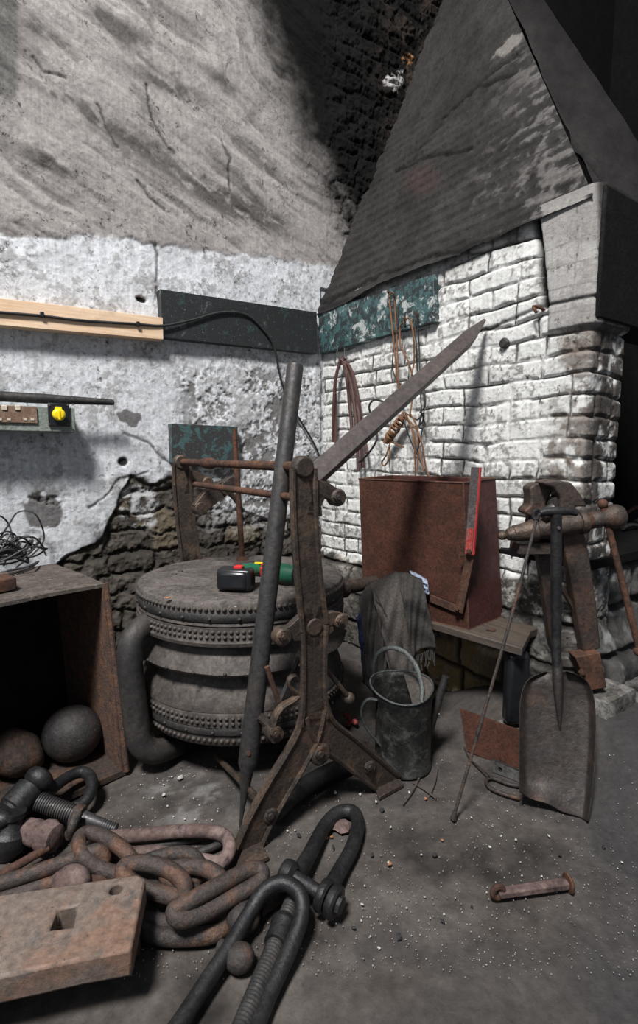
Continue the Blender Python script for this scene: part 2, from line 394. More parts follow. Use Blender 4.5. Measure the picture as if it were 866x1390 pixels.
col = np.broadcast_to(grey, S.shape + (3,)).copy() * (1 + .3 * (big - .5) + .25 * (mid - .5))[..., None]
dk = ss(-rip + .5, .05, .18) * .65 * ss(big, .36, .55) + ss(-rip2 + .5, .08, .22) * .5 * ss(mid, .42, .58)  # soot smears, plus shading of the bumps put into the colour
for (x, y, rx, ry, an) in ((170, 40, 60, 12, .5), (60, 215, 60, 14, .4), (190, 200, 90, 18, .45), (290, 270, 80, 14, .5), (90, 135, 60, 9, .5), (350, 290, 60, 12, .5), (230, 115, 70, 10, .4), (60, 40, 50, 9, .6), (300, 110, 50, 8, .6)):
    dk = dk + 1.0 * blob(px, py, x, y, rx, ry, an) * ss(.5 * rip2 + .5 * fine + .3 * mid, .46, .66)
dk = np.clip(dk, 0, 1)
col = cmix(col, (.075, .068, .063), dk * .85)
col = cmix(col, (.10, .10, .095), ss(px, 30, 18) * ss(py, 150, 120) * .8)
wcol = np.broadcast_to(wh, S.shape + (3,)).copy() * (1 + .2 * (mid - .5) + .15 * (fine - .5))[..., None]
fin2 = fbm(S * 60, ZZ * 60, 4, 15, .6); dirt = ss(.30 * mid + .35 * fine + .35 * fin2, .53, .60)
wcol = cmix(wcol, (.26, .25, .245), dirt * .6)
wcol = wcol * (.86 + .28 * fbm(S * 40, ZZ * 5, 4, 16))[..., None]
band = blob(px, py, 130, 480, 190, 16) * .5 + ss(mid, .5, .62) * .25 * ss(py, 600, 700)
wcol = cmix(wcol, (.23, .22, .215), np.clip(band * ss(fine + mid, .85, 1.2), 0, .8))
col = col * (1 - white[..., None]) + wcol * white[..., None]
col = cmix(col, (.13, .12, .112), rough_ * (1 - mot) * .85)
# grey repaired patches of bare render
for (x, y, rx, ry) in ((178, 568, 16, 12), (55, 690, 28, 20)):
    col = cmix(col, (.16, .155, .155), ss(blob(pxw, pyw, x, y, rx, ry), .35, .45))
scol = np.array([.080, .070, .060]) * (1 + .7 * (st_r[..., None] - .5)) * (1 + .8 * (fine - .5))[..., None]
scol = cmix(scol, (.17, .135, .085), ss(st_r, .7, .8) * .5)
scol = cmix(scol, (.035, .032, .03), (1 - joint) * .65)
scol = cmix(scol, (.45, .45, .46), .8 * ss(blob(pxw, pyw, 190, 690, 30, 34), .3, .6) * mot + .55 * ss(pxw, 250, 300) * mot * ss(py, 740, 690))
col = col * (1 - bare[..., None]) + scol * bare[..., None]
edge = np.exp(-((py - bareL + 30 * (mid - .5) + 10 * (fine - .5)) / 5) ** 2) * ss(px, 95, 110) * ss(px, 260, 245)
col = cmix(col, (.03, .027, .025), edge * .8)
# cracks
for L in (((130, 140), (150, 180), (160, 200)), ((186, 245), (205, 268), (222, 285)), ((45, 75), (60, 95), (90, 105)), ((210, 330), (215, 385)),
          ((200, 115), (207, 150), (215, 175), (235, 205)), ((300, 190), (310, 215), (312, 260)), ((120, 690), (150, 670), (165, 650), (200, 640)),
          ((170, 590), (200, 600), (240, 640)), ((215, 392), (212, 405))):
    d = dline(px + 8 * (fine - .5) + 10 * (mid - .5), py + 10 * (mid - .5), L); k = np.exp(-(d / 1.7) ** 2)
    col = cmix(col, (.05, .045, .04), k * .8); H -= .006 * k
holes = blob(px, py, 192, 406, 8, 4, .4) + blob(px, py, 167, 627, 7, 6)
col = cmix(col, (.03, .03, .03), ss(holes, .3, .5)); H -= .015 * ss(holes, .2, .6)
# smoke blackening and the rough dark masonry high up
bk_e, bk_r = stones(S + .16 * (mid - .5), ZZ + .12 * (mid - .5) + .04 * (fine - .5), .2, .09, 9)
sc = np.array([.005, .0048, .0047]) * (1 + .8 * (bk_r[..., None] - .5))
br = ss(px - np.interp(py, [-100, 0, 300], [470, 470, 500]), 0, 40) * ss(mid + fine * .5, .68, .95)
sc = cmix(sc, (.045, .033, .027), br * .7 * ss(px, 490, 560))
sc = cmix(sc, (.42, .40, .40), ss(blob(pxw, pyw, 535, 110, 12, 26, .5), .5, .7) * mot)
sc = cmix(sc, (.25, .13, .06), ss(blob(pxw, pyw, 552, 78, 12, 12), .5, .7) * mot)
col = col * (1 - soot[..., None]) + sc * soot[..., None]
H += soot * (.010 * (ss(bk_e, 0, .02) - .5) + .05 * (mid - .5) + .03 * (fine - .5)) * ss(px, 420, 480)
H = np.where((ZZ < 2.15) & (S > -.03), 0 * H - .01, H)
P = np.stack([X + NL.x * H, Y + NL.y * H, ZZ], -1)
gridmesh('wall_left', P, col, M['plaster'])

# ---- right wall (side of the forge), wrapping round the pier end
T_END = 1.67; HZ = RW(804, 264).z; HL = RW(434, 427).z
ds = .0037; rad = .025
U, ZZ = np.meshgrid(np.arange(-.02, T_END + .235, ds), np.arange(-.05, max(HZ, HL) + .03, ds))
aa = np.clip((U - (T_END - rad)) / (rad * PI / 2), 0, 1) * PI / 2
base_t = np.where(U < T_END - rad, U, T_END - rad); over = np.maximum(U - (T_END - rad) - rad * PI / 2, 0)
cxp = CO.x + ER.x * base_t - NR.x * rad + EL.x * over; cyp = CO.y + ER.y * base_t - NR.y * rad + EL.y * over
nx = NR.x * np.cos(aa) + ER.x * np.sin(aa); ny = NR.y * np.cos(aa) + ER.y * np.sin(aa)
X = cxp + nx * rad; Y = cyp + ny * rad
px, py = proj(X, Y, ZZ)
CH, BL = .080, .25
wv = fbm(U * 1.7, ZZ * 1.7, 3, 41) - .5; wv2 = fbm(U * 9, ZZ * 9, 4, 42) - .5; wv3 = fbm(U * 4, ZZ * 4, 3, 48) - .5; fine = fbm(U * 26, ZZ * 26, 5, 43, .6); mid = fbm(U * 7, ZZ * 7, 5, 44, .55)
zc = ZZ + .03 * wv + .012 * wv2 + .03 * wv3; row = np.floor(zc / CH); zf = zc / CH - row
head = (row.astype(int) % 3 == 1)
bl = np.where(head, BL / 2, BL); uo = U + .03 * wv2 + np.where(row.astype(int) % 2 == 0, .0, .115) + .04 * vnoise(row * 3.3, row * 0 + 1, 9)
cu = np.floor(uo / bl); uf = uo / bl - cu
e = np.minimum(np.minimum(uf, 1 - uf) * bl * .8, np.minimum(zf, 1 - zf) * CH)
rnd = vnoise(cu * 3.7 + .5, row * 5.1 + .5, 50); rnd2 = vnoise(cu * 9.7 + .5, row * 2.1 + .5, 53)
jw = .0055 * (.45 + 1.3 * fbm(U * 5, ZZ * 5, 3, 46))
body = ss(e, jw * .3, jw * 1.7 + .004)
jvis = ss(fbm(U * 5 + 3, ZZ * 7, 5, 47), .36, .52)        # joints filled with whitewash here and there
H = .0045 * body + .006 * (rnd - .5) + .006 * (fine - .5) + .010 * (mid - .5) + .02 * wv
H -= .006 * (1 - body) * jvis
col = np.broadcast_to(np.array([.68, .68, .665]), U.shape + (3,)).copy() * (1 + .22 * (rnd2 - .5) + .2 * (mid - .5) + .15 * (fine - .5))[..., None]
col = cmix(col, (.04, .037, .035), (1 - ss(e, jw * .25, jw * .85)) * (.12 + .88 * jvis))
fin2 = fbm(U * 60, ZZ * 70, 4, 45, .6); col = cmix(col, (.16, .15, .14), ss(.25 * mid + .35 * fine + .4 * fin2, .535, .60) * .7)
# brown worn quoins near the pier end, soot towards the mouth
q = ss(U + .25 * (mid - .5) + .1 * (rnd - .5), 1.45, 1.62) * ss(.5 * fine + .5 * mid, .40, .5)
col = cmix(col, (.13, .10, .08), q * .8)
col = cmix(col, (.05, .045, .042), ss(U, T_END - .02, T_END + .08) * ss(fine + .5 * mid, .5, .85) * .85)
# soot under the hood
top = ss(ZZ + .22 * (mid - .5) + .05 * (fine - .5), HZ - .12, HZ)
col = cmix(col, (.12, .115, .11), top * .8)
# smooth render corner beneath the hood
crx = np.interp(py, [250, 310, 350, 410], [730, 737, 742, 746])
rn = ss(px - crx, -3, 4) * ss(ZZ - 1.60, 0, .02)
H = H * (1 - rn) + rn * (.022 + .006 * (mid - .5) + .003 * (fine - .5))
col = cmix(col, (.30, .285, .275), rn * (.75 + .2 * mid)); col = cmix(col, (.045, .042, .04), rn * ss(px, 806, 812))
crk = np.exp(-(dline(px + 10 * (mid - .5), py, ((728, 300), (734, 345), (738, 380), (740, 415))) / 4.5) ** 2)
H -= .035 * crk; col = cmix(col, (.012, .011, .011), np.clip(crk * 1.3, 0, 1))
for L in (((640, 455), (735, 416), (805, 403)), ((640, 345), (700, 330), (735, 318))):
    k = np.exp(-(dline(px, py + 8 * (mid - .5), L) / 2.2) ** 2); H -= .008 * k; col = cmix(col, (.03, .03, .03), k * .85)
# stone footing
s_e, s_r = stones(U, ZZ, .24, .16, 61); sj = ss(s_e, 0, .022)
ft = ss(.66 + .0 * U + .10 * (mid - .5) - ZZ - .12 * ss(U, 1.15, .8) - .02, -.01, .015)
Hs = (1 - .8 * ss(U, T_END - .01, T_END + .05)) * .018 * sj + .018 * (s_r - .5) + .024 * (mid - .5) + .022 * (fine - .5) + .008 * (fin2 - .5) + .05 * ss(ZZ, .55, .25) * (1 - ss(U, T_END - .03, T_END + .05))
H = H * (1 - ft) + ft * Hs
sc = np.array([.105, .097, .088]) * (1 + .9 * (s_r[..., None] - .5)) * (1 + .7 * (fine - .5))[..., None]
sc = cmix(sc, (.42, .41, .39), .8 * ss(.5 * mid + .5 * fin2, .50, .57) * ss(U, 1.0, 1.3) * (.35 + .65 * ss(ZZ, .4, .55)))
sc = cmix(sc, (.035, .033, .03), ss(.5 * mid + .5 * fine, .5, .6) * .6)
yl = blob(px, py, 630, 905, 85, 55)
sc = cmix(sc, (.62, .45, .24), ss(yl + .5 * (mid - .5), .4, .65) * .85)
sc = cmix(sc, (.5, .48, .44), ss(yl, .3, .5) * ss(fine, .55, .7) * .6)
sc = cmix(sc, (.5, .46, .40), ss(blob(px, py, 478, 735, 22, 45), .3, .6) * ss(fine, .3, .5) * .7)
sc = cmix(sc, (.03, .028, .026), (1 - sj) * .9)
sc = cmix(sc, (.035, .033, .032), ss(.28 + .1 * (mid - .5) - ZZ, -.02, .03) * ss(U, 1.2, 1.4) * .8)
col = col * (1 - ft[..., None]) + sc * ft[..., None]
P = np.stack([X + nx * H, Y + ny * H, ZZ], -1)
gridmesh('wall_right', P, col, M['brickw'])

# ---- hood
A = LW(430, 428); B = LW(616, -40)
D = CO + ER * T_END; D.z = HZ
PN = (D - A).cross(B - A).normalized()
if PN.dot(EYE - A) < 0: PN = -PN
E_ = onpl(668, -50, A, PN)
hood = thing('chimney_hood', 'dark soot-stained sloping forge hood rising above the whitewashed brick wall', 'chimney hood', D)
def bil(A, Dd, B, E, n, m):
    u, v = np.meshgrid(np.linspace(0, 1, n), np.linspace(0, 1, m)); u = u[..., None]; v = v[..., None]
    A, Dd, B, E = map(np.array, (A, Dd, B, E))
    return (A * (1 - u) + Dd * u) * (1 - v) + (B * (1 - u) + E * u) * v
Pp = bil(A - ER * .08, D + NR * .03 - Z * .02, B - ER * .1, E_, 330, 330)
px, py = proj(Pp[..., 0], Pp[..., 1], Pp[..., 2])
s_ = Pp[..., 0] * ER.x + Pp[..., 1] * ER.y; z_ = Pp[..., 2]
fine = fbm(s_ * 24, z_ * 24, 5, 71, .6); mid = fbm(s_ * 6, z_ * 6, 5, 72); wv = fbm(s_ * 2, z_ * 2, 3, 73)
cr = (z_ + .05 * wv + .03 * mid + .01 * fine) / .062; cf = cr - np.floor(cr)
step = ss(cf, .0, .25) * (1 - .7 * cf); lowm = ss(py, 120, 200)
H = .011 * step * lowm + .022 * (mid - .5) + .014 * (fine - .5) + .05 * (wv - .5)
col = np.broadcast_to(np.array([.030, .028, .0275]), s_.shape + (3,)).copy() * (1 + .9 * (mid - .5) + .5 * (fine - .5))[..., None]
col = cmix(col, (.012, .011, .011), lowm * ss(cf, .8, .95) * .6)
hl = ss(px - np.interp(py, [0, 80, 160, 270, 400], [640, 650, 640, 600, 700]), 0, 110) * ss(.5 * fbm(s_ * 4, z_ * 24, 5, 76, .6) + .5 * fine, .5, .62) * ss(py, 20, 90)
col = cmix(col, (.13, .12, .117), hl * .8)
col = cmix(col, (.26, .25, .24), ss(blob(px, py, 768, 280, 40, 16, -.4) + .4 * (mid - .5), .35, .6) * .8)
col = cmix(col, (.18, .165, .155), ss(blob(px, py, 692, 62, 8, 30, .8) + .9 * (fine - .5), .45, .7) * .8)
col = cmix(col, (.055, .035, .033), ss(blob(px, py, 573, 245, 26, 20), .1, .8) * .5)
for L in (((535, 232), (600, 210), (640, 200)), ((560, 215), (610, 150), (700, 70)), ((600, 160), (650, 118), (700, 95)), ((440, 410), (500, 385), (590, 350), (735, 300))):
    k = np.exp(-(dline(px + 8 * (fine - .5), py + 10 * (mid - .5), L) / 2) ** 2); H -= .012 * k; col = cmix(col, (.01, .01, .01), k * .8)
N3 = np.array(PN)
gridme = gridmesh('sloping_face', Pp + N3 * H[..., None], col, M['soot'], None)
def reparent(o, p):
    l = worldloc(p); me = o.data; co = np.empty(len(me.vertices) * 3, np.float32); me.vertices.foreach_get('co', co)
    co = co.reshape(-1, 3) - np.array(l, np.float32); me.vertices.foreach_set('co', co.reshape(-1)); me.update(); o.parent = p
reparent(gridme, hood)
# front face of the hood over the fire mouth
n2 = (E_ - D).cross(EL).normalized()
if n2.dot(EYE - D) < 0: n2 = -n2
G0 = onpl(905, 262, D, n2); G1 = onpl(706, -50, D, n2); D2 = D + EL * .9
Pp = bil(D + NR * .0, D2, E_, G1, 120, 160); 
# keep the upper edge along the line G0-G1: shrink the far side
ml = D.lerp(E_, .12); D3 = D + EL * 1.12
Pf = np.concatenate([bil(D - Z * .02, D3 - Z * .02, ml, G0 + EL * .12, 120, 40)[:-1], bil(ml, G0 + EL * .12, E_, G1, 120, 180)], 0)
px, py = proj(Pf[..., 0], Pf[..., 1], Pf[..., 2]); fine = fbm(px / 9, py / 9, 4, 81); mid = fbm(px / 40, py / 40, 4, 82)
col = np.broadcast_to(np.array([.026, .024, .0235]), px.shape + (3,)).copy() * (1 + .8 * (mid - .5) + .5 * (fine - .5))[..., None]
k = np.exp(-(dline(px, py, ((715, 60), (770, 180), (830, 260))) / 3) ** 2); col = cmix(col, (.01, .01, .01), k)
f2 = gridmesh('front_face', Pf + np.array(n2) * (.015 * (mid - .5) - .02 * k)[..., None], col, M['soot'], None); reparent(f2, hood)
bm = nb(); lp = [D + NR * .02 - Z * .44, D + NR * .02 + Z * .02]
prism(bm, [D - Z * .43 - ER * .0, D + EL * 1.1 - Z * .43, D + EL * 1.1 + Z * .02, D + Z * .02], -ER * .16)
M['lintelm'] = iron('sooty_lintel', (.007, .0065, .0065), (.012, .011, .011), (.005, .005, .005), .4, 8, .8, 0, .6)
for v in bm.verts: v.co += ER * .028 + NR * .0
lt = obj('lintel', bm, M['lintelm'], hood, 'black flat lintel over the fire mouth', bevel=.008)

# ---- forge interior, hearth, back
M['blackwall'] = iron('black_soot_masonry', (.0035, .0033, .0032), (.005, .0045, .0043), None, .4, 6, .95, 0, .8)
bm = nb()
c0 = CO + ER * T_END
# far inner wall and chimney back
def quad(bm, *p): bm.faces.new([bm.verts.new(q) for q in p])
b0 = CO + EL * 1.12; b1 = CO + EL * 3.2
prism(bm, [b0, b1, b1 + Z * 7.5, b0 + Z * 7.5], -ER * .1)
obj('wall_back', bm, M['blackwall'], kind='structure')
bm = nb(); prism(bm, [b1, b1 + ER * 1.8, b1 + ER * 1.8 + Z * 7.5, b1 + Z * 7.5], EL * .1)
obj('wall_far', bm, M['blackwall'], kind='structure')
# hearth base beneath the mouth
S2, ZZ = np.meshgrid(np.arange(0, 1.3, .008), np.arange(-.05, .74, .008))
e2, r2 = stones(S2, ZZ, .22, .17, 91); m2 = fbm(S2 * 7, ZZ * 7, 4, 92); f2n = fbm(S2 * 25, ZZ * 25, 4, 93)
H = -.03 + (.04 * ss(e2, 0, .03) + .03 * (m2 - .5) + .02 * (f2n - .5) + .09 * ss(ZZ, .5, .25)) * ss(S2, .02, .16)
o2 = c0 + EL * .0 + ER * .0
X = o2.x + EL.x * S2 + ER.x * H; Y = o2.y + EL.y * S2 + ER.y * H
col = np.array([.11, .105, .10]) * (1 + .8 * (r2[..., None] - .5)) * (1 + .7 * (f2n - .5))[..., None]
col = cmix(col, (.45, .45, .44), .7 * ss(m2 + .3 * f2n, .62, .75) * ss(S2, .45, .2) * ss(ZZ, .2, .3)); col = cmix(col, (.012, .011, .011), (1 - ss(e2, 0, .02)) * .9)
col = cmix(col, (.02, .019, .018), ss(m2, .5, .6) * .8)
gridmesh('wall_hearth', np.stack([X, Y, ZZ], -1), col, M['soot'])
bm = nb(); h0 = c0 + ER * .02
prism(bm, [h0 + Z * .70, h0 + EL * 1.3 + Z * .70, h0 + EL * 1.3 - ER * 1.28 + Z * .70, h0 - ER * 1.28 + Z * .70], Z * .035)
obj('trim_1', bm, M['blackwall'], kind='structure')
# ashes and scrap lying on the hearth
for i, (x, y, dy, m) in enumerate(((845, 722, .25, 'chain2'), (862, 714, .3, 'pipe'), (851, 700, .45, 'rust'))):
    p = FL(x, y, .735) ; bm = nb(); q = p + EL * .16 + ER * (.02 * i)
    tube(bm, smooth([p + Z * .02, (p + q) / 2 + Z * (.03 + .012 * i), q + Z * .02], 4), .012 + .004 * (i % 2), 8)
    obj('iron_bar', bm, M[m], loc=p, cat='iron bar', label=('short dark iron bar lying on the hearth behind the vise handle', 'grey iron bar on the hearth at the right edge of the picture', 'rusty iron bar farthest back on the hearth ledge')[i])

# ---- floor
ds = .012
X, Y = np.meshgrid(np.arange(-2.6, 2.6, ds), np.arange(.55, 3.7, ds))
dR = (X - CO.x) * NR.x + (Y - CO.y) * NR.y; tR = (X - CO.x) * ER.x + (Y - CO.y) * ER.y
fl = fbm(X * 3, Y * 3, 4, 101); f5 = fbm(X * 18, Y * 18, 4, 102, .6); f2_ = fbm(X * 8, Y * 8, 4, 103)
def rise(dR, tR):
    a = ss(dR, .36, .02) * ss(tR, 1.0, 1.5) * ss(tR, 2.6, 1.9)
    b = ss(tR, 1.98, 1.74) * ss(dR, .1, -.1)
    return .20 * np.maximum(a, b * (dR < .1))
Hf = .012 * (fl - .5) + .005 * (f5 - .5) + rise(dR, tR) - .006
def floor_z(x, y):
    d = V((x, y, 0)) - CO; return float(rise(np.array(d.dot(NR)), np.array(d.dot(ER))))
col = np.broadcast_to(np.array([.090, .079, .072]), X.shape + (3,)).copy() * (1 + 1.1 * (fl - .5) + 1.0 * (f2_ - .5) + .9 * (f5 - .5))[..., None]
col = cmix(col, (.035, .033, .033), ss(fl + .5 * f2_, .74, .9) * .6)
px, py = proj(X, Y, Hf)
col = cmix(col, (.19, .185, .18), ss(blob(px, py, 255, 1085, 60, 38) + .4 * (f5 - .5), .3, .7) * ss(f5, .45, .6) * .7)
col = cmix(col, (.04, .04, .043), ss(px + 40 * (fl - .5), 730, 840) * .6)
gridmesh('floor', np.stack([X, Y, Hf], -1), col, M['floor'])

# ================================================================== things on the left wall
def wallbox(fn, nrm, along, p0, p1, th, bm, back=0.0):
    """box against a wall whose front face spans pixel corners p0 (top left) .. p1 (bottom right)"""
    a, b = fn(*p0, th), fn(*p1, th); w = (b - a).dot(along); h = a.z - b.z
    c = (a + b) / 2 - nrm * (th / 2 + back / 2)
    boxf(bm, c, (along, Z, nrm), (w, h, th + back)); return a, b
def slab4(fn, nrm, quad4, th, bm):
    prism(bm, [fn(x, y, th) for x, y in quad4], -nrm * (th + .02))
bm = nb(); slab4(LW, NL, ((-60, 397), (221, 431), (222, 461), (-60, 436)), .065, bm)
tb = obj('timber_batten', bm, M['pine'], loc=LW(100, 440), bevel=.002, cat='timber', label='pale new pine batten fixed to the whitewashed wall, carrying a black cable')
bm = nb(); slab4(LW, NL, ((217, 392), (430, 424), (431, 480), (221, 458)), .05, bm)
obj('wall_board', bm, M['board1'], loc=LW(320, 450), bevel=.002, cat='board', label='black flaking painted board on the left wall between the pine batten and the corner')
bm = nb(); slab4(RW, NR, ((432, 424), (588, 372), (590, 436), (434, 480)), .04, bm)
obj('wall_board', bm, M['board2'], loc=RW(510, 440), bevel=.002, cat='board', label='teal and white flaking board on the brick side below the hood, ropes hanging from it')
bm = nb(); slab4(LW, NL, ((232, 575), (323, 579), (323, 634), (234, 628)), .045, bm)
obj('wall_board', bm, M['board3'], loc=LW(280, 620), bevel=.002, cat='board', label='short grey-teal board low on the left wall behind the bellows frame')
# cable along the batten
cpts = [(-60, 419, .073), (0, 424, .073), (60, 429, .073), (110, 435, .072), (187, 440, .072), (222, 442, .068), (262, 434, .062), (300, 424, .060), (334, 427, .060), (358, 448, .062), (372, 470, .062), (380, 510, .04), (392, 545, .03), (412, 578, .03), (428, 606, .03), (440, 640, .03), (450, 700, .03), (456, 760, .03)]
bm = nb(); tube(bm, smooth([LW(*p) for p in cpts], 5), .0062, 8)
obj('power_cable', bm, M['blackcord'], loc=LW(222, 442, .05), cat='cable', label='black cable clipped along the pine batten and hanging down into the corner')
for i, (x, y) in enumerate(((57, 427), (187, 440))):
    bm = nb(); p = LW(x, y, .073); boxf(bm, p, (EL, Z, NL), (.016, .022, .02))
    obj('cable_clip', bm, M['black_gloss'], loc=p, bevel=.002, cat='clip', label=('small black cable clip on the batten nearer the left edge', 'small black cable clip on the batten nearer its right end')[i])

# socket box
TH = .15
bm = nb(); a, b = wallbox(LW, NL, EL, (-90, 545), (103, 587), TH, bm)
box = thing('socket_box', 'grey-green metal electrical trunking box with double socket on the left wall', 'electrical box', LW(20, 590))
obj('body', bm, M['grey_green'], box, bevel=.004)
def plate(x0, y0, x1, y1, off, th, mat, name, parent, lab=None, bev=.002):
    bm = nb(); a = LW(x0, y0, off); b = LW(x1, y1, off); boxf(bm, (a + b) / 2 + NL * th / 2, (EL, Z, NL), ((b - a).dot(EL), a.z - b.z, th))
    return obj(name, bm, M[mat], parent, lab, bevel=bev)
pl = plate(-24, 549, 51, 575, TH, .008, 'socket', 'socket_plate', box, 'brown double socket plate')
for x, y in ((-15, 569), (-2, 569), (0, 569), (12, 569), (34, 569), (44, 569)):
    bm = nb(); p = LW(x, y, TH + .0095); boxf(bm, p, (EL, Z, NL), (.013, .009, .004)); obj('pin_hole', bm, M['cream'], pl)
for x in (2, 20):
    plate(x, 550, x + 8, 557, TH + .008, .005, 'cream', 'rocker_switch', pl)
ol = plate(64, 547, 95, 579, TH, .012, 'black_gloss', 'outlet_flange', box, 'dark square flange')
cc = LW(79, 563, TH + .012)
bm = nb(); lathe(bm, [(0, .035), (.018, .034), (.025, .028), (.027, .018), (.024, .006), (.024, 0)], cc, NL, 20)
boxf(bm, cc + Z * .025 + NL * .012, (EL, Z, NL), (.026, .016, .02)); boxf(bm, cc + NL * .03 - Z * .004, (EL, Z, NL), (.01, .04, .014))
obj('socket_cap', bm, M['yellow'], ol, 'bright yellow cap', bevel=.002)
for x, y in ((67, 550), (92, 550), (67, 576), (92, 576), (99, 549), (99, 583)):
    bm = nb(); lathe(bm, [(.0045, 0), (.004, .003), (0, .004)], LW(x, y, TH + (.012 if x < 95 else 0)), NL, 10); obj('screw', bm, M['steelbar'], box)
# dark tapered bar on the box
bm = nb(); q0, q1 = LW(-90, 532, .11), LW(154, 536, .11)
za = LW(50, 545, TH).z - .004
q0.z = za + .021; q1.z = za + .021
tube(bm, [q0, q0.lerp(q1, .55), q0.lerp(q1, .62), q0.lerp(q1, .985), q1], [.022, .022, .021, .014, .013], 14)
obj('tapered_punch', bm, M['blackdust'], loc=(q0 + q1) / 2, cat='bar', label='dark round tapering bar lying along the top of the grey-green socket box')

# ================================================================== rusty tank on the left
tz = .705
F0 = FL(172, 1051); 
dl = V((-.68, -.733, 0)).normalized(); dbk = V((dl.y, -dl.x, 0)) * 1.0
if dbk.y < 0: dbk = -dbk
WL, DP, T = .95, .46, .012
tank = thing('steel_tank', 'big open rusty steel tank lying on its side left of the bellows', 'tank', F0 + dl * WL / 2)
def tk(a, b, c): return F0 + dl * a + dbk * b + Z * c
def tplate(name, m, lab, p, ax, sz, bev=.003):
    bm = nb(); boxf(bm, p, ax, sz); bmesh.ops.subdivide_edges(bm, edges=bm.edges, cuts=5, use_grid_fill=True)
    for v in bm.verts: v.co += V((math.sin(v.co.x * 21 + v.co.z * 9), math.sin(v.co.y * 17), math.sin(v.co.x * 13 + v.co.y * 19))) * .0018 + V((-.042 * v.co.z / tz, 0, 0))
    return obj(name, bm, M[m], tank, lab)
ax = (dl, dbk, Z)
tplate('top_plate', 'tanktop', 'dusty top plate', tk(WL / 2, DP / 2, tz - T / 2), ax, (WL, DP, T))
tplate('bottom_plate', 'tank', None, tk(WL / 2, DP / 2, .012), ax, (WL, DP, .02))
tplate('side_plate', 'tankside', 'flaking orange-brown side plate', tk(T / 2, DP / 2, tz / 2), ax, (T, DP, tz - .02))
tplate('side_plate', 'tank', None, tk(WL - T / 2, DP / 2, tz / 2), ax, (T, DP, tz - .02))
M['tankback'] = iron('tank_inside_shade', (.012, .010, .010), (.02, .014, .012), None, .4, 9, .9, 0, .5)  # near-black: the shade inside the tank is put into the plate colour
tplate('back_plate', 'tankback', 'inside back, shade put into its near-black colour', tk(WL / 2, DP - T / 2, tz / 2), ax, (WL - .02, T, tz - .02))
# rolled lip along the front of the bottom and side
bm = nb(); tube(bm, [tk(0, -.002, tz) - V((.042, 0, 0)), tk(0, -.002, .014)], .009, 8); obj('side_lip', bm, M['tankside'], tank)
# balls
for i, (x, y, Yd, r, sq, lab) in enumerate(((98, 993, 1.80, .103, (1, .95, .97), 'smooth dark iron ball in the mouth of the rusty tank, right of a rougher one'), (20, 1019, 1.70, .083, (1.1, 1, .95), 'rough brown stone ball inside the rusty tank at the left edge'))):
    p = AY(x, y, Yd); p.z = .022 + r * sq[2]
    bm = nb(); ball(bm, p, r, 32, sq, .0 if i == 0 else .05)
    if i:
        for v in bm.verts:
            d = v.co - p; v.co += d * .05 * math.sin(d.x * 60) * math.sin(d.z * 47 + d.y * 31)
    obj('iron_ball' if i == 0 else 'stone_ball', bm, M['ballm'] if i == 0 else M['tank'], loc=p - Z * r, cat='ball', label=lab)
# block on tank
bm = nb(); p = FL(-6, 802, tz + .002); boxf(bm, p + Z * .022, (dl, dbk, Z), (.10, .09, .042))
obj('iron_block', bm, M['rust'], loc=p, bevel=.004, cat='block', label='small dark rusty block on top of the tank at the left edge')
# tangle of wire
bm = nb(); rnd = random.Random(3); cen = FL(18, 770, tz)
for k in range(16):
    pts = []; w, h, ph = rnd.uniform(.07, .17), rnd.uniform(.04, .10), rnd.uniform(0, 6)
    c = cen + EL * rnd.uniform(-.10, .0) + Z * .0
    for j in range(11):
        a = ph + j * .62
        q = c + EL * (w * math.cos(a)) + NL * (h * math.sin(a)) + Z * (.015 + .035 * (1 + math.sin(a * 1.7 + k)) * rnd.uniform(.4, 1.3) + .003 * k)
        q.z = max(q.z, tz + .006); pts.append(q)
    tube(bm, smooth(pts, 4), .0038, 6)
for L in (((-10, 745), (10, 715), (25, 695), (48, 698), (60, 730), (45, 752), (22, 770)), ((-20, 740), (5, 722), (22, 728), (20, 748), (0, 762), (-10, 772)), ((-30, 720), (-5, 700), (12, 712), (16, 740), (5, 768))):
    tube(bm, smooth([LW(x, y, .05 + .04 * (i % 2)) for i, (x, y) in enumerate(L)], 5), .0038, 6)
tube(bm, smooth([FL(x, y, tz + z) for x, y, z in ((10, 775, .01), (40, 768, .03), (52, 762, .015), (38, 772, .008), (5, 782, .01))], 5), .0045, 6)
obj('wire_tangle', bm, M['rubber'], loc=cen, cat='wire', label='tangled heap of thin black wire on the tank top against the wall')

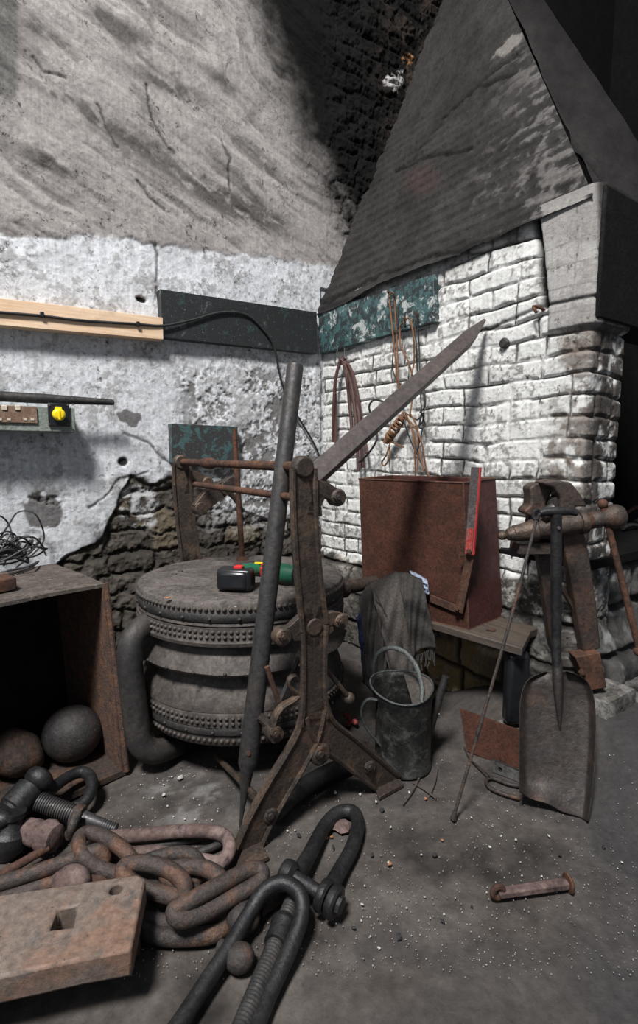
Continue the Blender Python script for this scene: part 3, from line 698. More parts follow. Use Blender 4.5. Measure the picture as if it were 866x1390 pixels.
# ================================================================== bellows
BC = V((-.312, 2.06, 0)); BR = .41
bel = thing('forge_bellows', 'large round studded leather forge bellows in a cast iron stand, dusty brown', 'bellows', BC)
rivet_mesh = {}
def rivet_ring(name, z, r, n, size, mat='bellows', parent=None, lab=None, single=None):
    """studs round the rim: single = how many of the ones facing the room are objects of their own"""
    par = parent or bel; single = n if single is None else single
    key = (mat, size)
    if key not in rivet_mesh:
        b = nb(); lathe(b, [(size, 0), (size * .85, size * .5), (size * .4, size * .9), (0, size)], (0, 0, 0), (1, 0, 0), 8)
        me = bpy.data.meshes.new(name); finish(me, b); me.materials.append(M[mat]); rivet_mesh[key] = me
    r = r * BR / .40
    ks = sorted(range(n), key=lambda k: abs(((2 * PI * k / n) - 1.5 * PI + .18 + PI) % (2 * PI) - PI)); rest = []
    for i, k in enumerate(ks):
        a = 2 * PI * k / n; d = V((math.cos(a), math.sin(a), 0))
        if i < single:
            o = bpy.data.objects.new(name, rivet_mesh[key]); C.objects.link(o); o.parent = par
            o.location = BC + d * r + Z * z - worldloc(par); o.rotation_euler = (0, 0, a)
        else: rest.append(d)
    if rest:
        bm = nb()
        for d in rest: lathe(bm, [(size, 0), (size * .85, size * .5), (size * .4, size * .9), (0, size)], BC + d * r + Z * z, d, 7)
        obj('stud_row', bm, M[mat], par, kind='stuff')
def blathe(bm, prof, o, seg=96): lathe(bm, [(r * BR / .40, z) for r, z in prof], o, seg=seg)
bm = nb(); blathe(bm, [(0, .664), (.30, .664), (.375, .661), (.394, .655), (.398, .645), (.396, .615), (.3, .60)], BC, seg=96)
lid = obj('top_board', bm, M['lid'], bel, 'dusty round top board')
rivet_ring('stud', .636, .397, 124, .0088, parent=lid, single=50)
bm = nb()
blathe(bm, [(.385, .622), (.397, .620), (.401, .612), (.401, .597), (.396, .589), (.388, .587)], BC, seg=96)
s1 = obj('hoop', bm, M['blackdust'], bel, 'dark metal hoop'); rivet_ring('rivet', .604, .401, 26, .007, 'blackdust', s1)
bm = nb(); blathe(bm, [(.385, .588), (.395, .586), (.398, .578), (.39, .573), (.395, .570), (.396, .528), (.401, .520), (.399, .508), (.385, .500), (.35, .495)], BC, seg=96)
s2 = obj('rim_band', bm, M['bellows'], bel); rivet_ring('stud', .558, .395, 124, .0078, parent=s2, single=50); rivet_ring('stud', .540, .396, 124, .0078, parent=s2, single=0)
bm = nb(); rr = random.Random(5); seg = 96
prof = [(.36, .502), (.358, .492), (.368, .474), (.386, .450), (.402, .428), (.409, .416), (.404, .407), (.375, .401), (.35, .395), (.346, .386)]
blathe(bm, prof, BC, seg=seg)
for v in bm.verts:
    d = v.co - BC; a = math.atan2(d.y, d.x); s = 1 + .006 * math.sin(a * 5 + v.co.z * 20) + .004 * math.sin(a * 11)
    v.co.x = BC.x + d.x * s; v.co.y = BC.y + d.y * s
s3 = obj('leather_fold', bm, M['bellows'], bel, 'creased leather fold'); rivet_ring('rivet', .419, .410, 24, .007, 'blackdust', s3)
bm = nb(); prof = [(.346, .390), (.350, .382), (.362, .362), (.378, .335), (.391, .305), (.397, .285), (.398, .274), (.38, .268)]
blathe(bm, prof, BC, seg=seg)
for v in bm.verts:
    d = v.co - BC; a = math.atan2(d.y, d.x); s = 1 + .007 * math.sin(a * 4 + 1 + v.co.z * 14) + .004 * math.sin(a * 9)
    v.co.x = BC.x + d.x * s; v.co.y = BC.y + d.y * s
obj('leather_fold', bm, M['bellows'], bel, 'creased leather fold')
bm = nb(); blathe(bm, [(.376, .276), (.396, .272), (.400, .266), (.398, .222), (.388, .216)], BC, seg=96)
s4 = obj('rim_band', bm, M['bellows'], bel); rivet_ring('stud', .257, .399, 124, .0078, parent=s4, single=0); rivet_ring('stud', .238, .398, 124, .0078, parent=s4, single=0)
bm = nb(); blathe(bm, [(.385, .220), (.396, .219), (.400, .211), (.398, .196), (.390, .190), (.38, .188)], BC, seg=96)
s5 = obj('hoop', bm, M['blackdust'], bel, 'dark metal hoop'); rivet_ring('rivet', .205, .3985, 26, .007, 'blackdust', s5)
bm = nb(); blathe(bm, [(.38, .192), (.391, .188), (.391, .160), (.384, .150), (.2, .146), (0, .146)], BC, seg=96)
s6 = obj('bottom_board', bm, M['bellows'], bel); rivet_ring('stud', .173, .391, 124, .0082, parent=s6, single=0)
# air pipe with elbow
ya = 1.735
pp = [AY(212, 838, 1.86), AY(203, 844, 1.82), AY(190, 854, 1.775), AY(180, 868, 1.75), AY(176, 890, ya), AY(179, 930, ya), AY(184, 970, ya), AY(188, 1000, ya), AY(196, 1014, ya + .005), AY(212, 1020, ya + .03), AY(234, 1014, ya + .10), AY(256, 1006, ya + .20)]
bm = nb(); tube(bm, smooth(pp, 6), [.036, .040, .042, .043, .0435, .044, .0445, .045, .045, .044, .042, .040], 24)
M['airpipe'] = iron('air_pipe_iron', (.036, .034, .034), (.062, .054, .049), (.03, .028, .027), .35, 6, .6, .25, .35)
obj('air_pipe', bm, M['airpipe'], bel, 'dark bent air pipe')
bm = nb(); q = V(pp[0]); dd = (pp[1] - pp[0]).normalized(); lathe(bm, [(.0, -.03), (.048, -.03), (.052, -.01), (.052, .012), (.046, .018), (.036, .02)], q, dd, 24)
obj('pipe_collar', bm, M['bellows'], bel)
# nozzle towards the forge
bm = nb(); na = BC + V((.385, .09, .575)); nz = BC + V((.64, .27, .57)); tube(bm, [na, na.lerp(nz, .15), na.lerp(nz, .17), nz], [.045, .045, .032, .028], 16)
obj('nozzle', bm, M['castiron'], bel, 'short iron nozzle')

# cast iron stand
G1_ = FL(335, 1152); GU = (FL(525, 1064) - G1_).normalized(); GN = V((GU.y, -GU.x, 0))
def GP(px, py, off=0): return onpl(px, py, G1_ + GN * off, GN)
def cast_frame(T, name, lab):
    """the Y-shaped casting; T maps a point of the front frame plane to its place"""
    bm = nb(); rim = nb()
    def st(pts, w, rims=True, th=.024):
        P = [GP(*p) for p in pts]; w = [x * 1.12 for x in w]
        L, R = stroke(bm, P, w, GN, th, GU, Z, G1_)
        if rims:
            for E in (L, R):
                E2 = [e + GN * (th / 2) for e in E]
                tube(rim, E2, .0085, 6)
    st([(410, 636), (411, 690), (415, 760), (422, 830), (424, 850)], [.066, .068, .07, .074, .08])
    st([(424, 850), (424, 900), (424, 940), (424, 978)], [.075, .068, .07, .085])
    st([(424, 962), (416, 995), (398, 1030), (374, 1070), (352, 1110), (334, 1150)], [.07, .075, .078, .078, .075, .074])
    st([(426, 962), (438, 990), (470, 1016), (505, 1045), (530, 1065)], [.07, .072, .074, .074, .072])
    # upper arm to the right and its scalloped bracket
    st([(418, 668), (434, 664), (446, 668), (456, 676)], [.07, .045, .038, .038], False)
    st([(424, 700), (426, 684), (436, 672)], [.05, .04, .02], False)
    # cross arms at mid height
    st([(424, 838), (408, 846), (394, 857), (382, 862)], [.075, .045, .038, .042], False)
    st([(424, 862), (410, 862), (396, 866)], [.07, .03, .012], False)
    st([(424, 838), (438, 842), (450, 838), (460, 842)], [.075, .045, .036, .038], False)
    st([(424, 862), (438, 858), (450, 852)], [.07, .03, .012], False)
    # web between the legs
    st([(392, 1062), (408, 1034), (432, 1012), (458, 1026), (484, 1050)], [.02, .03, .055, .03, .02], False, .018)
    for x, y, r, h in ((410, 634, .033, .028), (456, 675, .027, .03), (382, 863, .028, .03), (460, 842, .025, .03), (432, 1021, .036, .034), (365, 1104, .024, .03), (499, 1039, .024, .03), (424, 850, .03, .02)):
        p = GP(x, y); lathe(bm, [(0, -h / 2), (r, -h / 2), (r, h / 2), (r * .8, h / 2 + .006), (0, h / 2 + .006)], p, GN, 20)
    for v in list(rim.verts) + list(bm.verts): v.co = T(v.co)
    o = obj(name, bm, M['castiron'], bel, lab, bevel=.002)
    obj('raised_rib', rim, M['castiron'], o)
    for x, y, r in ((432, 1021, .017), (365, 1104, .015), (499, 1039, .014), (456, 675, .012), (382, 863, .012), (460, 842, .011)):
        b = nb(); hexbolt(b, GP(x, y, .018), GN, r, .012)
        for v in b.verts: v.co = T(v.co)
        obj('bolt', b, M['chain2'], o, 'worn hexagonal bolt')
    for poly in (((317, 1184), (330, 1150), (352, 1140), (365, 1162)), ((503, 1058), (533, 1043), (548, 1064), (515, 1082))):
        f = nb(); P = [FL(x, y, .012) for x, y in poly]; prism(f, P, Z * -.014)
        for v in f.verts: v.co = T(v.co)
        obj('foot_plate', f, M['castiron'], o, bevel=.002)
    return o
cast_frame(lambda p: p, 'front_frame', 'cast iron Y-shaped front frame')
RO = -GN * 1.0 + GU * -.02
cast_frame(lambda p: p + RO, 'rear_frame', 'cast iron rear frame')
# top and second crossbars
t0 = GP(411, 634); t1 = t0 + RO
bm = nb(); tube(bm, [t0, t0.lerp(t1, .62), t0.lerp(t1, .66), t0.lerp(t1, .72), t0.lerp(t1, .76), t1], [.016, .014, .022, .022, .014, .014], 12)
obj('crossbar', bm, M['rust'], bel, 'rusty upper crossbar')
bm = nb(); k0 = GP(405, 676); k1 = k0 + RO * .80; tube(bm, [k0, k1], .012, 10)
obj('crossbar', bm, M['rust'], bel, 'thinner lower crossbar')
bm = nb()
def RP(px, py, off=0): return onpl(px, py, G1_ + RO + GN * off, GN)
stroke(bm, [RP(268, 692, .10), RP(284, 675, .10), RP(300, 664, .10), RP(318, 652, .10)], [.06, .075, .07, .05], GN, .04, GU, Z, G1_)
for x, y, r in ((271, 690, .03), (306, 662, .034)): lathe(bm, [(0, -.03), (r, -.03), (r, .03), (0, .03)], RP(x, y, .10), GN, 18)
stroke(bm, [RP(262, 668, .02), RP(290, 668, .06), RP(318, 655, .10)], [.04, .03, .04], GN, .03, GU, Z, G1_)
tube(bm, smooth([RP(306, 662, .12), RP(318, 676, .12), RP(330, 694, .12)], 4), [.02, .012, .01], 8)
obj('rocker_arm', bm, M['castiron'], bel, 'chunky forged rocker arm', bevel=.003)
bm = nb(); c_ = AY(329, 764, 2.33); c_.z = .66; tp = AY(318, 582, 2.28)
tube(bm, [tp, tp.lerp(c_, .2), tp.lerp(c_, .27), c_], [.010, .011, .0135, .0125], 10); lathe(bm, [(0, 0), (.032, 0), (.026, .012), (.012, .02)], c_ + Z * .0, Z, 16)
obj('lift_rod', bm, M['rust'], bel, 'rusty upright rod on the lid')
# hooked catch lever at the front and braces
bm = nb(); hk = [(404, 922), (399, 917), (393, 921), (392, 930), (398, 937), (405, 943), (396, 951), (384, 958), (375, 969), (371, 982), (370, 995)]
P = smooth([GP(x, y, -.02) for x, y in hk], 4); tube(bm, P, [.008, .010, .010, .009, .010, .012, .013, .014, .015, .016, .017], 8, flat=.7)
lathe(bm, [(0, -.022), (.024, -.022), (.024, .022), (0, .022)], GP(371, 994, -.02), GN, 16)
hl_ = obj('hook_lever', bm, M['castiron'], bel, 'curled catch lever')
bm = nb(); hexbolt(bm, GP(372, 994, .0), GN, .014, .012); obj('bolt', bm, M['castiron'], hl_)
for nm, pts, r, m in (('brace_rod', (GP(406, 893, -.03), GP(380, 952, -.05)), .008, 'blackdust'), ('brace_rod', (GP(438, 902, -.02), GP(474, 948, -.03)), [.007, .009], 'castiron'), ('brace_rod', (GP(362, 905, -.06), GP(378, 952, -.05)), .008, 'rust'), ('brace_rod', (FL(293, 1026, .03), GP(345, 1078, -.04)), .010, 'castiron'), ('brace_rod', (GP(352, 972, -.06), GP(372, 992, -.03)), .013, 'castiron')):
    bm = nb(); tube(bm, list(pts), r, 8)
    if m == 'castiron' and pts[1] == GP(474, 948, -.03): ball(bm, pts[1], .02, 12)
    obj(nm, bm, M[m], bel)

# pipe lying on the ground behind the stand
bm = nb(); tube(bm, smooth([FL(482, 1034, .03), FL(440, 1052, .03), FL(405, 1074, .03), FL(372, 1104, .03)], 5), .030, 16)
obj('iron_pipe', bm, M['blackdust'], loc=FL(430, 1070), cat='pipe', label='dark pipe lying on the ground behind the legs of the bellows stand')

# ================================================================== long leaning bar and tapered beam
b0 = FL(326, 1124, .0); b1 = AY(401, 495, 1.62)
bm = nb(); ax_ = b1 - b0
pts = [b0 + Z * .002, b0 + ax_ * .06, b0 + ax_ * .125, b0 + ax_ * .14, b0 + ax_ * .15, b0 + ax_ * .995, b1]
tube(bm, pts, [.003, .010, .021, .0295, .0305, .0255, .023], 20)
lb = obj('long_pipe', bm, M['pipe'], loc=b0, cat='pipe', label='tall grey round bar with a spiked foot leaning in front of the bellows', ang=50)
bm = nb(); bp = b0 + ax_ * .175; lathe(bm, [(.008, 0), (.007, .006), (0, .007)], bp + V((0, -.029, 0)), (0, -1, .1), 8); obj('rivet', bm, M['rust'], lb, 'rusty rivet')
bm = nb(); fw = RW(661, 437, .03); lo = GP(407, 664, -.055)
dirb = (fw - lo).normalized(); sd = dirb.cross(Z).normalized(); upb = sd.cross(dirb)
hb = .030
def ring4(c, w, h, rot=.72):
    return [c + (sd * math.cos(rot + PI / 4 + k * PI / 2) * w + upb * math.sin(rot + PI / 4 + k * PI / 2) * h) * 1.414 for k in range(4)]
R_ = [ring4(lo, hb, hb), ring4(lo.lerp(fw, .86), hb * .92, hb * .92), ring4(fw, .006, .006)]
off = (R_[1][0] + R_[1][1]) / 2 - lo.lerp(fw, .86)
R_[2] = [q + off * .45 for q in R_[2]]
VV = [[bm.verts.new(q) for q in r] for r in R_]
for a, b in zip(VV, VV[1:]):
    for k in range(4): bm.faces.new((a[k], a[(k + 1) % 4], b[(k + 1) % 4], b[k]))
bm.faces.new(VV[0]); bm.faces.new(VV[-1][::-1])
obj('tapered_beam', bm, M['beam'], loc=lo, bevel=.0025, cat='beam', label='square brown beam with a pointed end slanting from the bellows stand up to the brick wall')

# ================================================================== drill on the lid
dz = .664
DO = FL(331, 800, dz); dx = (FL(385, 770, dz) - DO); dx.z = 0; dx = dx.normalized()
dX = V((1, .0, 0)); 
drill = thing('cordless_drill', 'green and black cordless drill lying on the dusty bellows lid', 'drill', FL(330, 790, dz))
bt = FL(315, 806, dz); hx = V((1, -.15, 0)).normalized(); hy = V((.15, 1, 0)).normalized()
bm = nb(); boxf(bm, bt + hy * .05 + Z * .043, (hx, hy, Z), (.125, .075, .078)); boxf(bm, bt + hy * .045 + Z * .043 - hx * .0, (hx, hy, Z), (.10, .085, .066))
obj('battery', bm, M['black_gloss'], drill, 'black battery pack', bevel=.012)
bm = nb(); boxf(bm, bt + hy * .05 + Z * .084 + hx * .01, (hx, hy, Z), (.03, .03, .01)); obj('battery_catch', bm, M['redp'], drill, 'red catch', bevel=.002)
bm = nb(); h0 = bt + hy * .07 + Z * .06 + hx * .02; h1 = bt + hy * .16 + hx * .13 + Z * .045
tube(bm, smooth([h0, h0.lerp(h1, .3) + Z * .01, h0.lerp(h1, .7), h1], 5), [.040, .030, .027, .032], 14, flat=.8)
m1 = h1 + hx * -.06 + hy * .02; m2 = h1 + hx * .07 - hy * .03
tube(bm, smooth([m1, m1.lerp(m2, .2), m1.lerp(m2, .7), m2], 4), [.02, .036, .036, .03], 16)
obj('body', bm, M['green'], drill, 'dark green body')
bm = nb(); tube(bm, [h0 + hx * .065 + hy * .0 + Z * .004, h0 + hx * .088 + hy * .012 + Z * .004], [.020, .018], 10); obj('trigger', bm, M['redp'], drill, 'red trigger', bevel=.002)
bm = nb(); boxf(bm, h0 + hx * .075 + hy * .03 + Z * .026, (hx, hy, Z), (.03, .012, .008)); obj('direction_switch', bm, M['redp'], drill, 'red switch')
bm = nb(); boxf(bm, h0 + hx * .05 + hy * .03 + Z * .030, (hx, hy, Z), (.03, .01, .004)); obj('label_strip', bm, M['yellow'], drill, 'small yellow mark')
c1 = m2; cd = (m2 - m1).normalized(); bm = nb(); lathe(bm, [(0, 0), (.028, 0), (.029, .01), (.026, .03), (.018, .055), (.009, .066), (0, .066)], c1, cd, 18)
obj('chuck', bm, M['black_gloss'], drill, 'black chuck')
# crumbs on the lid
for i, (x, y, m) in enumerate(((237, 780, 'rubber'), (245, 776, 'rubber'), (228, 812, 'orange_chip'))):
    bm = nb(); p = FL(x, y, .664); ball(bm, p + Z * .002, .008, 6, (1.6, .8, .3), .2)
    obj('wood_chip' if i < 2 else 'brick_crumb', bm, M[m], loc=p, cat='chip', label=('dark flake on the bellows lid nearer its left rim', 'dark flake on the bellows lid nearer the rear frame', 'tiny orange crumb at the left rim of the bellows lid')[i])

# ================================================================== plank, steel box
sh = .45
bm = nb()
P = [FL(560, 838, sh), FL(590, 846, sh), FL(709, 880, sh), FL(721, 856, sh)]
P.append(RW(716, 850) * 1); P[-1] = V((P[3].x, P[3].y, sh)) - NR * max(0, (P[3] - CO).dot(NR) - .0); P[-1].z = sh
q = V((P[0].x, P[0].y, sh)) - NR * ((P[0] - CO).dot(NR)); P.append(q)
prism(bm, P, -Z * .032)
obj('plank_shelf', bm, M['ledge'], loc=P[2] - Z * .03, bevel=.004, cat='shelf', label='worn brown plank shelf against the brick wall, carrying the rusty steel box')
sbx = thing('steel_box', 'tall open rust-red steel box standing on the plank shelf', 'steel box', FL(636, 856, sh))
k = {}
zt = 1.035
A0 = FL(636, 855, sh); A1 = FL(494, 822, sh); A2 = FL(682, 837, sh)
A3 = A1 + (A2 - A0)
tA0 = AY(629, 655, A0.y + .02); tA0.z = zt; tA1 = AY(487, 652, A1.y); tA1.z = zt; tA2 = AY(673, 643, A2.y - .005); tA2.z = zt + .01; tA3 = tA1 + (tA2 - tA0); tA3.z = zt + .008
sb = [A0, A1, A3, A2]; stp = [tA0, tA1, tA3, tA2]
def wallplate(name, i, j, m, lab=None, bottom=False):
    bm = nb(); cn = sum(sb + stp, V()) / 8
    a, b, c, d = sb[i], sb[j], stp[j], stp[i]; n = (b - a).cross(d - a).normalized()
    if n.dot(cn - a) < 0: n = -n
    prism(bm, [a, b, c, d], n * .004); return obj(name, bm, M[m], sbx, lab, bevel=.001)
wallplate('front_panel', 0, 1, 'rustbox', 'rusty brown front panel'); wallplate('side_panel', 3, 0, 'redbox', 'dark red painted side panel')
wallplate('side_panel', 1, 2, 'rustbox'); wallplate('back_panel', 2, 3, 'redbox')
bm = nb(); prism(bm, sb, Z * .004); obj('bottom_panel', bm, M['rustbox'], sbx)
bm = nb()
for a, b in ((tA0, tA1), (tA1, tA3), (tA3, tA2), (tA2, tA0), (A0, tA0), (A0, A2), (A0, A1)): tube(bm, [a, b], .004, 6)
obj('rim', bm, M['rust'], sbx)
# hinged angle bars bolted on the front
fn_ = (A1 - A0).cross(tA0 - A0).normalized()
if fn_.dot(EYE - A0) < 0: fn_ = -fn_
def BP(px, py, off=0): return onpl(px, py, A0 + fn_ * off, fn_)
def flat(pts, w, off, th): 
    b = nb(); n = fn_; P = [BP(x, y, off) for x, y in pts]; stroke(b, P, w, n, th, GU, Z, A0); return b
ar = obj('link_bar', flat([(640, 745), (623, 831)], .034, .022, .008), M['rust'], sbx, 'rusty flat link', bevel=.001)
bm = flat([(584, 812), (628, 830)], .030, .012, .008); obj('link_bar', bm, M['rust'], sbx, 'rusty flat link', bevel=.001)
bm = nb(); a = BP(637, 752, .035); b = BP(646, 634, .04); beam(bm, a, b, .034, .012, up=fn_)
bb = obj('lever_bar', bm, M['steelbar'], sbx, 'grey flat lever bar with a worn red edge', bevel=.001)
sdv = (b - a).cross(fn_).normalized()
if sdv.x < 0: sdv = -sdv
bm = nb(); beam(bm, a + sdv * .0185, b + sdv * .0185, .003, .014, up=fn_); obj('red_edge', bm, M['redp'], bb, 'bright red painted edge')
bm = nb(); beam(bm, a + fn_ * .0075, a.lerp(b, .3) + fn_ * .0075, .026, .002, up=fn_); obj('worn_paint', bm, M['redpaint'], bb, 'worn red paint')
for x, y, o_ in ((627, 753, .04), (620, 826, .03), (637, 748, .045)):
    bm = nb(); hexbolt(bm, BP(x, y, o_), fn_, .010, .008); obj('bolt', bm, M['rust'], sbx)
sn = (A2 - A0).cross(tA0 - A0).normalized()
if sn.dot(EYE - A0) < 0: sn = -sn
def SP(px, py, off=0): return onpl(px, py, A0 + sn * off, sn)
bm = nb(); tube(bm, [SP(641, 738, 0), SP(641, 738, .03)], .006, 8); tube(bm, [SP(641, 738, .025), SP(641, 738, .034)], .012, 8); obj('bolt', bm, M['rust'], sbx)
bm = nb(); prism(bm, [SP(641, 747, .012), SP(650, 744, .012), SP(650, 750, .012), SP(638, 757, .012)], -sn * .014); obj('bracket', bm, M['rust'], sbx)
# scrap of rust on the plank
bm = nb(); p = FL(666, 857, sh); ball(bm, p + Z * .006, .016, 8, (1, .7, .3), .3); obj('rust_flake', bm, M['rust'], loc=p, cat='flake', label='curled rust flake on the plank shelf beside the steel box')

# ================================================================== cloths on the nozzle
def drape(name, pts_top, pts_bot, Yt, Yb, m, folds, amp, seed, back=.0, label=None, parent=None, n=44, k=40, thick=.004, **kw):
    bm = nb(); rr = random.Random(seed); G = []
    for j in range(k + 1):
        v = j / k; row = []
        for i in range(n + 1):
            u = i / n
            xt, yt = np.interp(u, np.linspace(0, 1, len(pts_top)), [p[0] for p in pts_top]), np.interp(u, np.linspace(0, 1, len(pts_top)), [p[1] for p in pts_top])
            xb, yb = np.interp(u, np.linspace(0, 1, len(pts_bot)), [p[0] for p in pts_bot]), np.interp(u, np.linspace(0, 1, len(pts_bot)), [p[1] for p in pts_bot])
            x, y = xt + (xb - xt) * v, yt + (yb - yt) * v
            Yd = Yt + (Yb - Yt) * min(1, v * 3) ** .5
            f = amp * (math.sin(u * folds * 2 * PI + seed + 1.3 * math.sin(v * 3 + seed)) * (.25 + .75 * v) + .35 * math.sin(u * folds * 5 + v * 7))
            f += .008 * math.sin(v * 19 + u * 9 + seed) * math.sin(u * 13)
            row.append(bm.verts.new(AY(x, y, Yd + f)))
        G.append(row)
    for j in range(k):
        for i in range(n): bm.faces.new((G[j][i], G[j][i + 1], G[j + 1][i + 1], G[j + 1][i]))
    o = obj(name, bm, M[m], parent, label, loc=G[k // 2][n // 2].co.copy() if not parent else None, **kw)
    s = o.modifiers.new('thickness', 'SOLIDIFY'); s.thickness = thick; return o, None
rag = thing('sacking_rag', 'dark ragged sacking draped over the bellows nozzle behind the watering can', 'cloth', AY(540, 930, 2.0))
drape('dark_layer', [(497, 806), (505, 790), (525, 782), (545, 776)], [(492, 925), (510, 945), (535, 935), (560, 940)], 2.12, 1.99, 'cloth3', 3, .016, 1, parent=rag)
drape('woven_layer', [(503, 792), (520, 783), (536, 775), (556, 778)], [(522, 878), (532, 925), (556, 935), (566, 905)], 2.10, 1.96, 'cloth2', 1.5, .012, 2, parent=rag, label='grey-brown coarsely woven layer')
drape('right_layer', [(540, 776), (550, 776), (560, 780), (573, 786)], [(560, 895), (567, 884), (580, 878), (592, 880)], 2.08, 1.935, 'cloth', 1, .012, 4, parent=rag)
drape('left_layer', [(487, 812), (497, 796), (510, 788), (520, 786)], [(500, 920), (508, 930), (518, 925), (526, 915)], 2.12, 1.975, 'cloth', 2, .014, 6, parent=rag)
rr = random.Random(9)
for i in range(13):
    bm = nb(); x = 562 + i * 2.4; y = 893 - i * 1.1; p = AY(x, y, 1.94); 
    l = rr.uniform(10, 26); tube(bm, smooth([p + Z * .004, AY(x + rr.uniform(-2, 2), y + l * .5, 1.94), AY(x + rr.uniform(-3, 3), y + l, 1.935)], 3), .0028, 5); obj('fringe_thread', bm, M['cloth'], rag)
for i in range(9):
    bm = nb(); x = 508 + i * 2.0; y = 800 + i * 4.2; p = AY(x, y, 1.955); tube(bm, [p, AY(x + 2, y + 7, 1.95)], .002, 5); obj('fringe_thread', bm, M['cloth'], rag)
drape('blue_overalls', [(484, 838), (490, 830), (498, 826)], [(494, 920), (500, 924), (506, 920)], 2.08, 2.07, 'blue', 1, .01, 3, n=12, k=16, cat='cloth', label='strip of blue cloth hanging behind the left edge of the dark sacking')
drape('pale_cloth', [(556, 774), (566, 778), (580, 786)], [(572, 800), (578, 806), (583, 806)], 2.12, 2.07, 'lightblue', 1, .006, 5, n=12, k=10, cat='cloth', label='pale blue-white cloth peeping out above the right shoulder of the sacking')

# ================================================================== watering can
WC = FL(546, 1036, 0); 
can = thing('watering_can', 'battered dark metal watering can with hoop handle on the floor below the sacking', 'watering can', WC)
bm = nb(); seg = 48; rings = []
prof = [(.100, 0), (.106, .004), (.106, .012), (.103, .016), (.102, .10), (.101, .20), (.103, .236)]
lathe(bm, [(0, .004), (.095, .004)] + prof, WC, seg=seg)
# flared mouth: low at the left front, sweeping up at the back
last = .103; rg = []
def mouth(k, t):
    a = 2 * PI * k / seg; d = V((math.cos(a), math.sin(a), 0))
    left = .5 - .5 * math.cos(a); back = .5 + .5 * math.sin(a)
    r = .103 + t * (.002 + .018 * left ** 2)
    z = .236 + t * (.046 + .030 * back + .016 * math.cos(a) ** 2)
    return WC + d * r + Z * z
for t in (0, .35, .7, 1):
    rg.append([bm.verts.new(mouth(k, t)) for k in range(seg)])
for A_, B_ in zip(rg, rg[1:]):
    for k in range(seg): bm.faces.new((A_[k], A_[(k + 1) % seg], B_[(k + 1) % seg], B_[k]))
body = obj('body', bm, M['teal'], can); s = body.modifiers.new('thickness', 'SOLIDIFY'); s.thickness = .0025
bm = nb(); tube(bm, [mouth(k, 1.0) for k in range(seg)], .0038, 8, closed=True); obj('rolled_rim', bm, M['can_edge'], can, 'grey worn rim')
bm = nb(); lp = [mouth(k, 1.0) for k in range(seg)]
# half cover plate on the right of the mouth
rows_ = []
for k in range(0, 12):
    a_, b_ = mouth(k, .95), mouth(-k % seg, .95); rows_.append([bm.verts.new(a_.lerp(b_, q / 8) + Z * .004 * math.sin(PI * q / 8)) for q in range(9)])
for A_, B_ in zip(rows_, rows_[1:]):
    for q in range(8): bm.faces.new((A_[q], A_[q + 1], B_[q + 1], B_[q]))
obj('half_cover', bm, M['bellows'], can, 'grey half cover over the mouth')
hp = [(509, 930), (507, 905), (514, 886), (531, 879), (550, 886), (565, 905), (572, 930), (572, 954)]
ys = [WC.y + q for q in (.11, .105, .085, .055, .025, -.015, -.055, -.10)]
bm = nb(); tube(bm, smooth([AY(x, y, d) for (x, y), d in zip(hp, ys)], 6), [.006, .0075, .008, .009, .009, .009, .008, .007], 10, flat=.6)
obj('hoop_handle', bm, M['can_edge'], can, 'patinated grey hoop handle')
hp = [(512, 950), (500, 949), (492, 958), (491, 972), (499, 990), (512, 1006), (517, 1012)]
bm = nb(); tube(bm, smooth([AY(x, y, WC.y - .045) for x, y in hp], 6), .0075, 10, flat=.7); obj('side_handle', bm, M['can_edge'], can, 'patinated grey side handle')
bm = nb(); sp = [AY(578, 1004, WC.y + .015), AY(588, 970, WC.y + .02), AY(598, 940, WC.y + .025), AY(605, 918, WC.y + .03)]; tube(bm, smooth(sp, 4), [.021, .018, .0145, .0135], 14); obj('spout', bm, M['blackdust'], can, 'dark straight spout')

# ================================================================== ropes and straps on the brick wall
def hang(name, lines, r, m, lab, cat, off=.055, loc=None, parent=None):
    bm = nb()
    for j, L in enumerate(lines):
        P = [RW(x, y, off + .012 * ((i + j) % 3)) for i, (x, y) in enumerate(L)]
        tube(bm, smooth(P, 5), r, 7)
    return obj(name, bm, M[m], parent, lab if not parent else None, loc=loc or RW(lines[0][0][0], lines[0][0][1], off), cat=None if parent else cat)
o = hang('cord_hank', [((528, 400), (532, 440), (536, 480), (540, 525), (545, 545)), ((528, 400), (534, 398), (536, 415), (539, 470), (541, 520), (548, 550)),
    ((548, 437), (543, 445), (544, 470), (554, 490), (560, 515), (559, 545), (556, 565)), ((548, 437), (556, 432), (561, 455), (562, 490), (558, 510)),
    ((556, 560), (566, 580), (568, 605), (566, 640)), ((551, 562), (562, 590), (571, 620), (575, 640)), ((547, 566), (560, 576), (572, 600), (578, 635), (583, 648)),
    ((530, 600), (524, 618), (518, 628), (522, 632), (528, 622), (529, 602)), ((532, 600), (540, 604), (548, 607)), ((545, 562), (556, 575), (562, 600), (564, 648))], .0042, 'rope',
    'brown cord hung in long loops from the teal board, its coil tied in a bundle', 'cord')
bm = nb(); ka, kb = RW(549, 563, .06), RW(524, 600, .06)
for i in range(14):
    t = i / 13; c = ka.lerp(kb, t); dd = (kb - ka).normalized(); u_, v_, w_ = basis(dd + V((.3 * math.sin(i * 2.1), .3 * math.cos(i * 1.7), .2))); R = .013 + .010 * math.sin(t * PI)
    tube(bm, [c + (u_ * math.cos(2 * PI * q / 14) + v_ * math.sin(2 * PI * q / 14)) * R for q in range(14)], .0052, 6, closed=True)
ball(bm, ka.lerp(kb, .8), .025, 12, (1, .8, 1.2)); obj('bundle', bm, M['rope'], o, 'wrapped bundle')
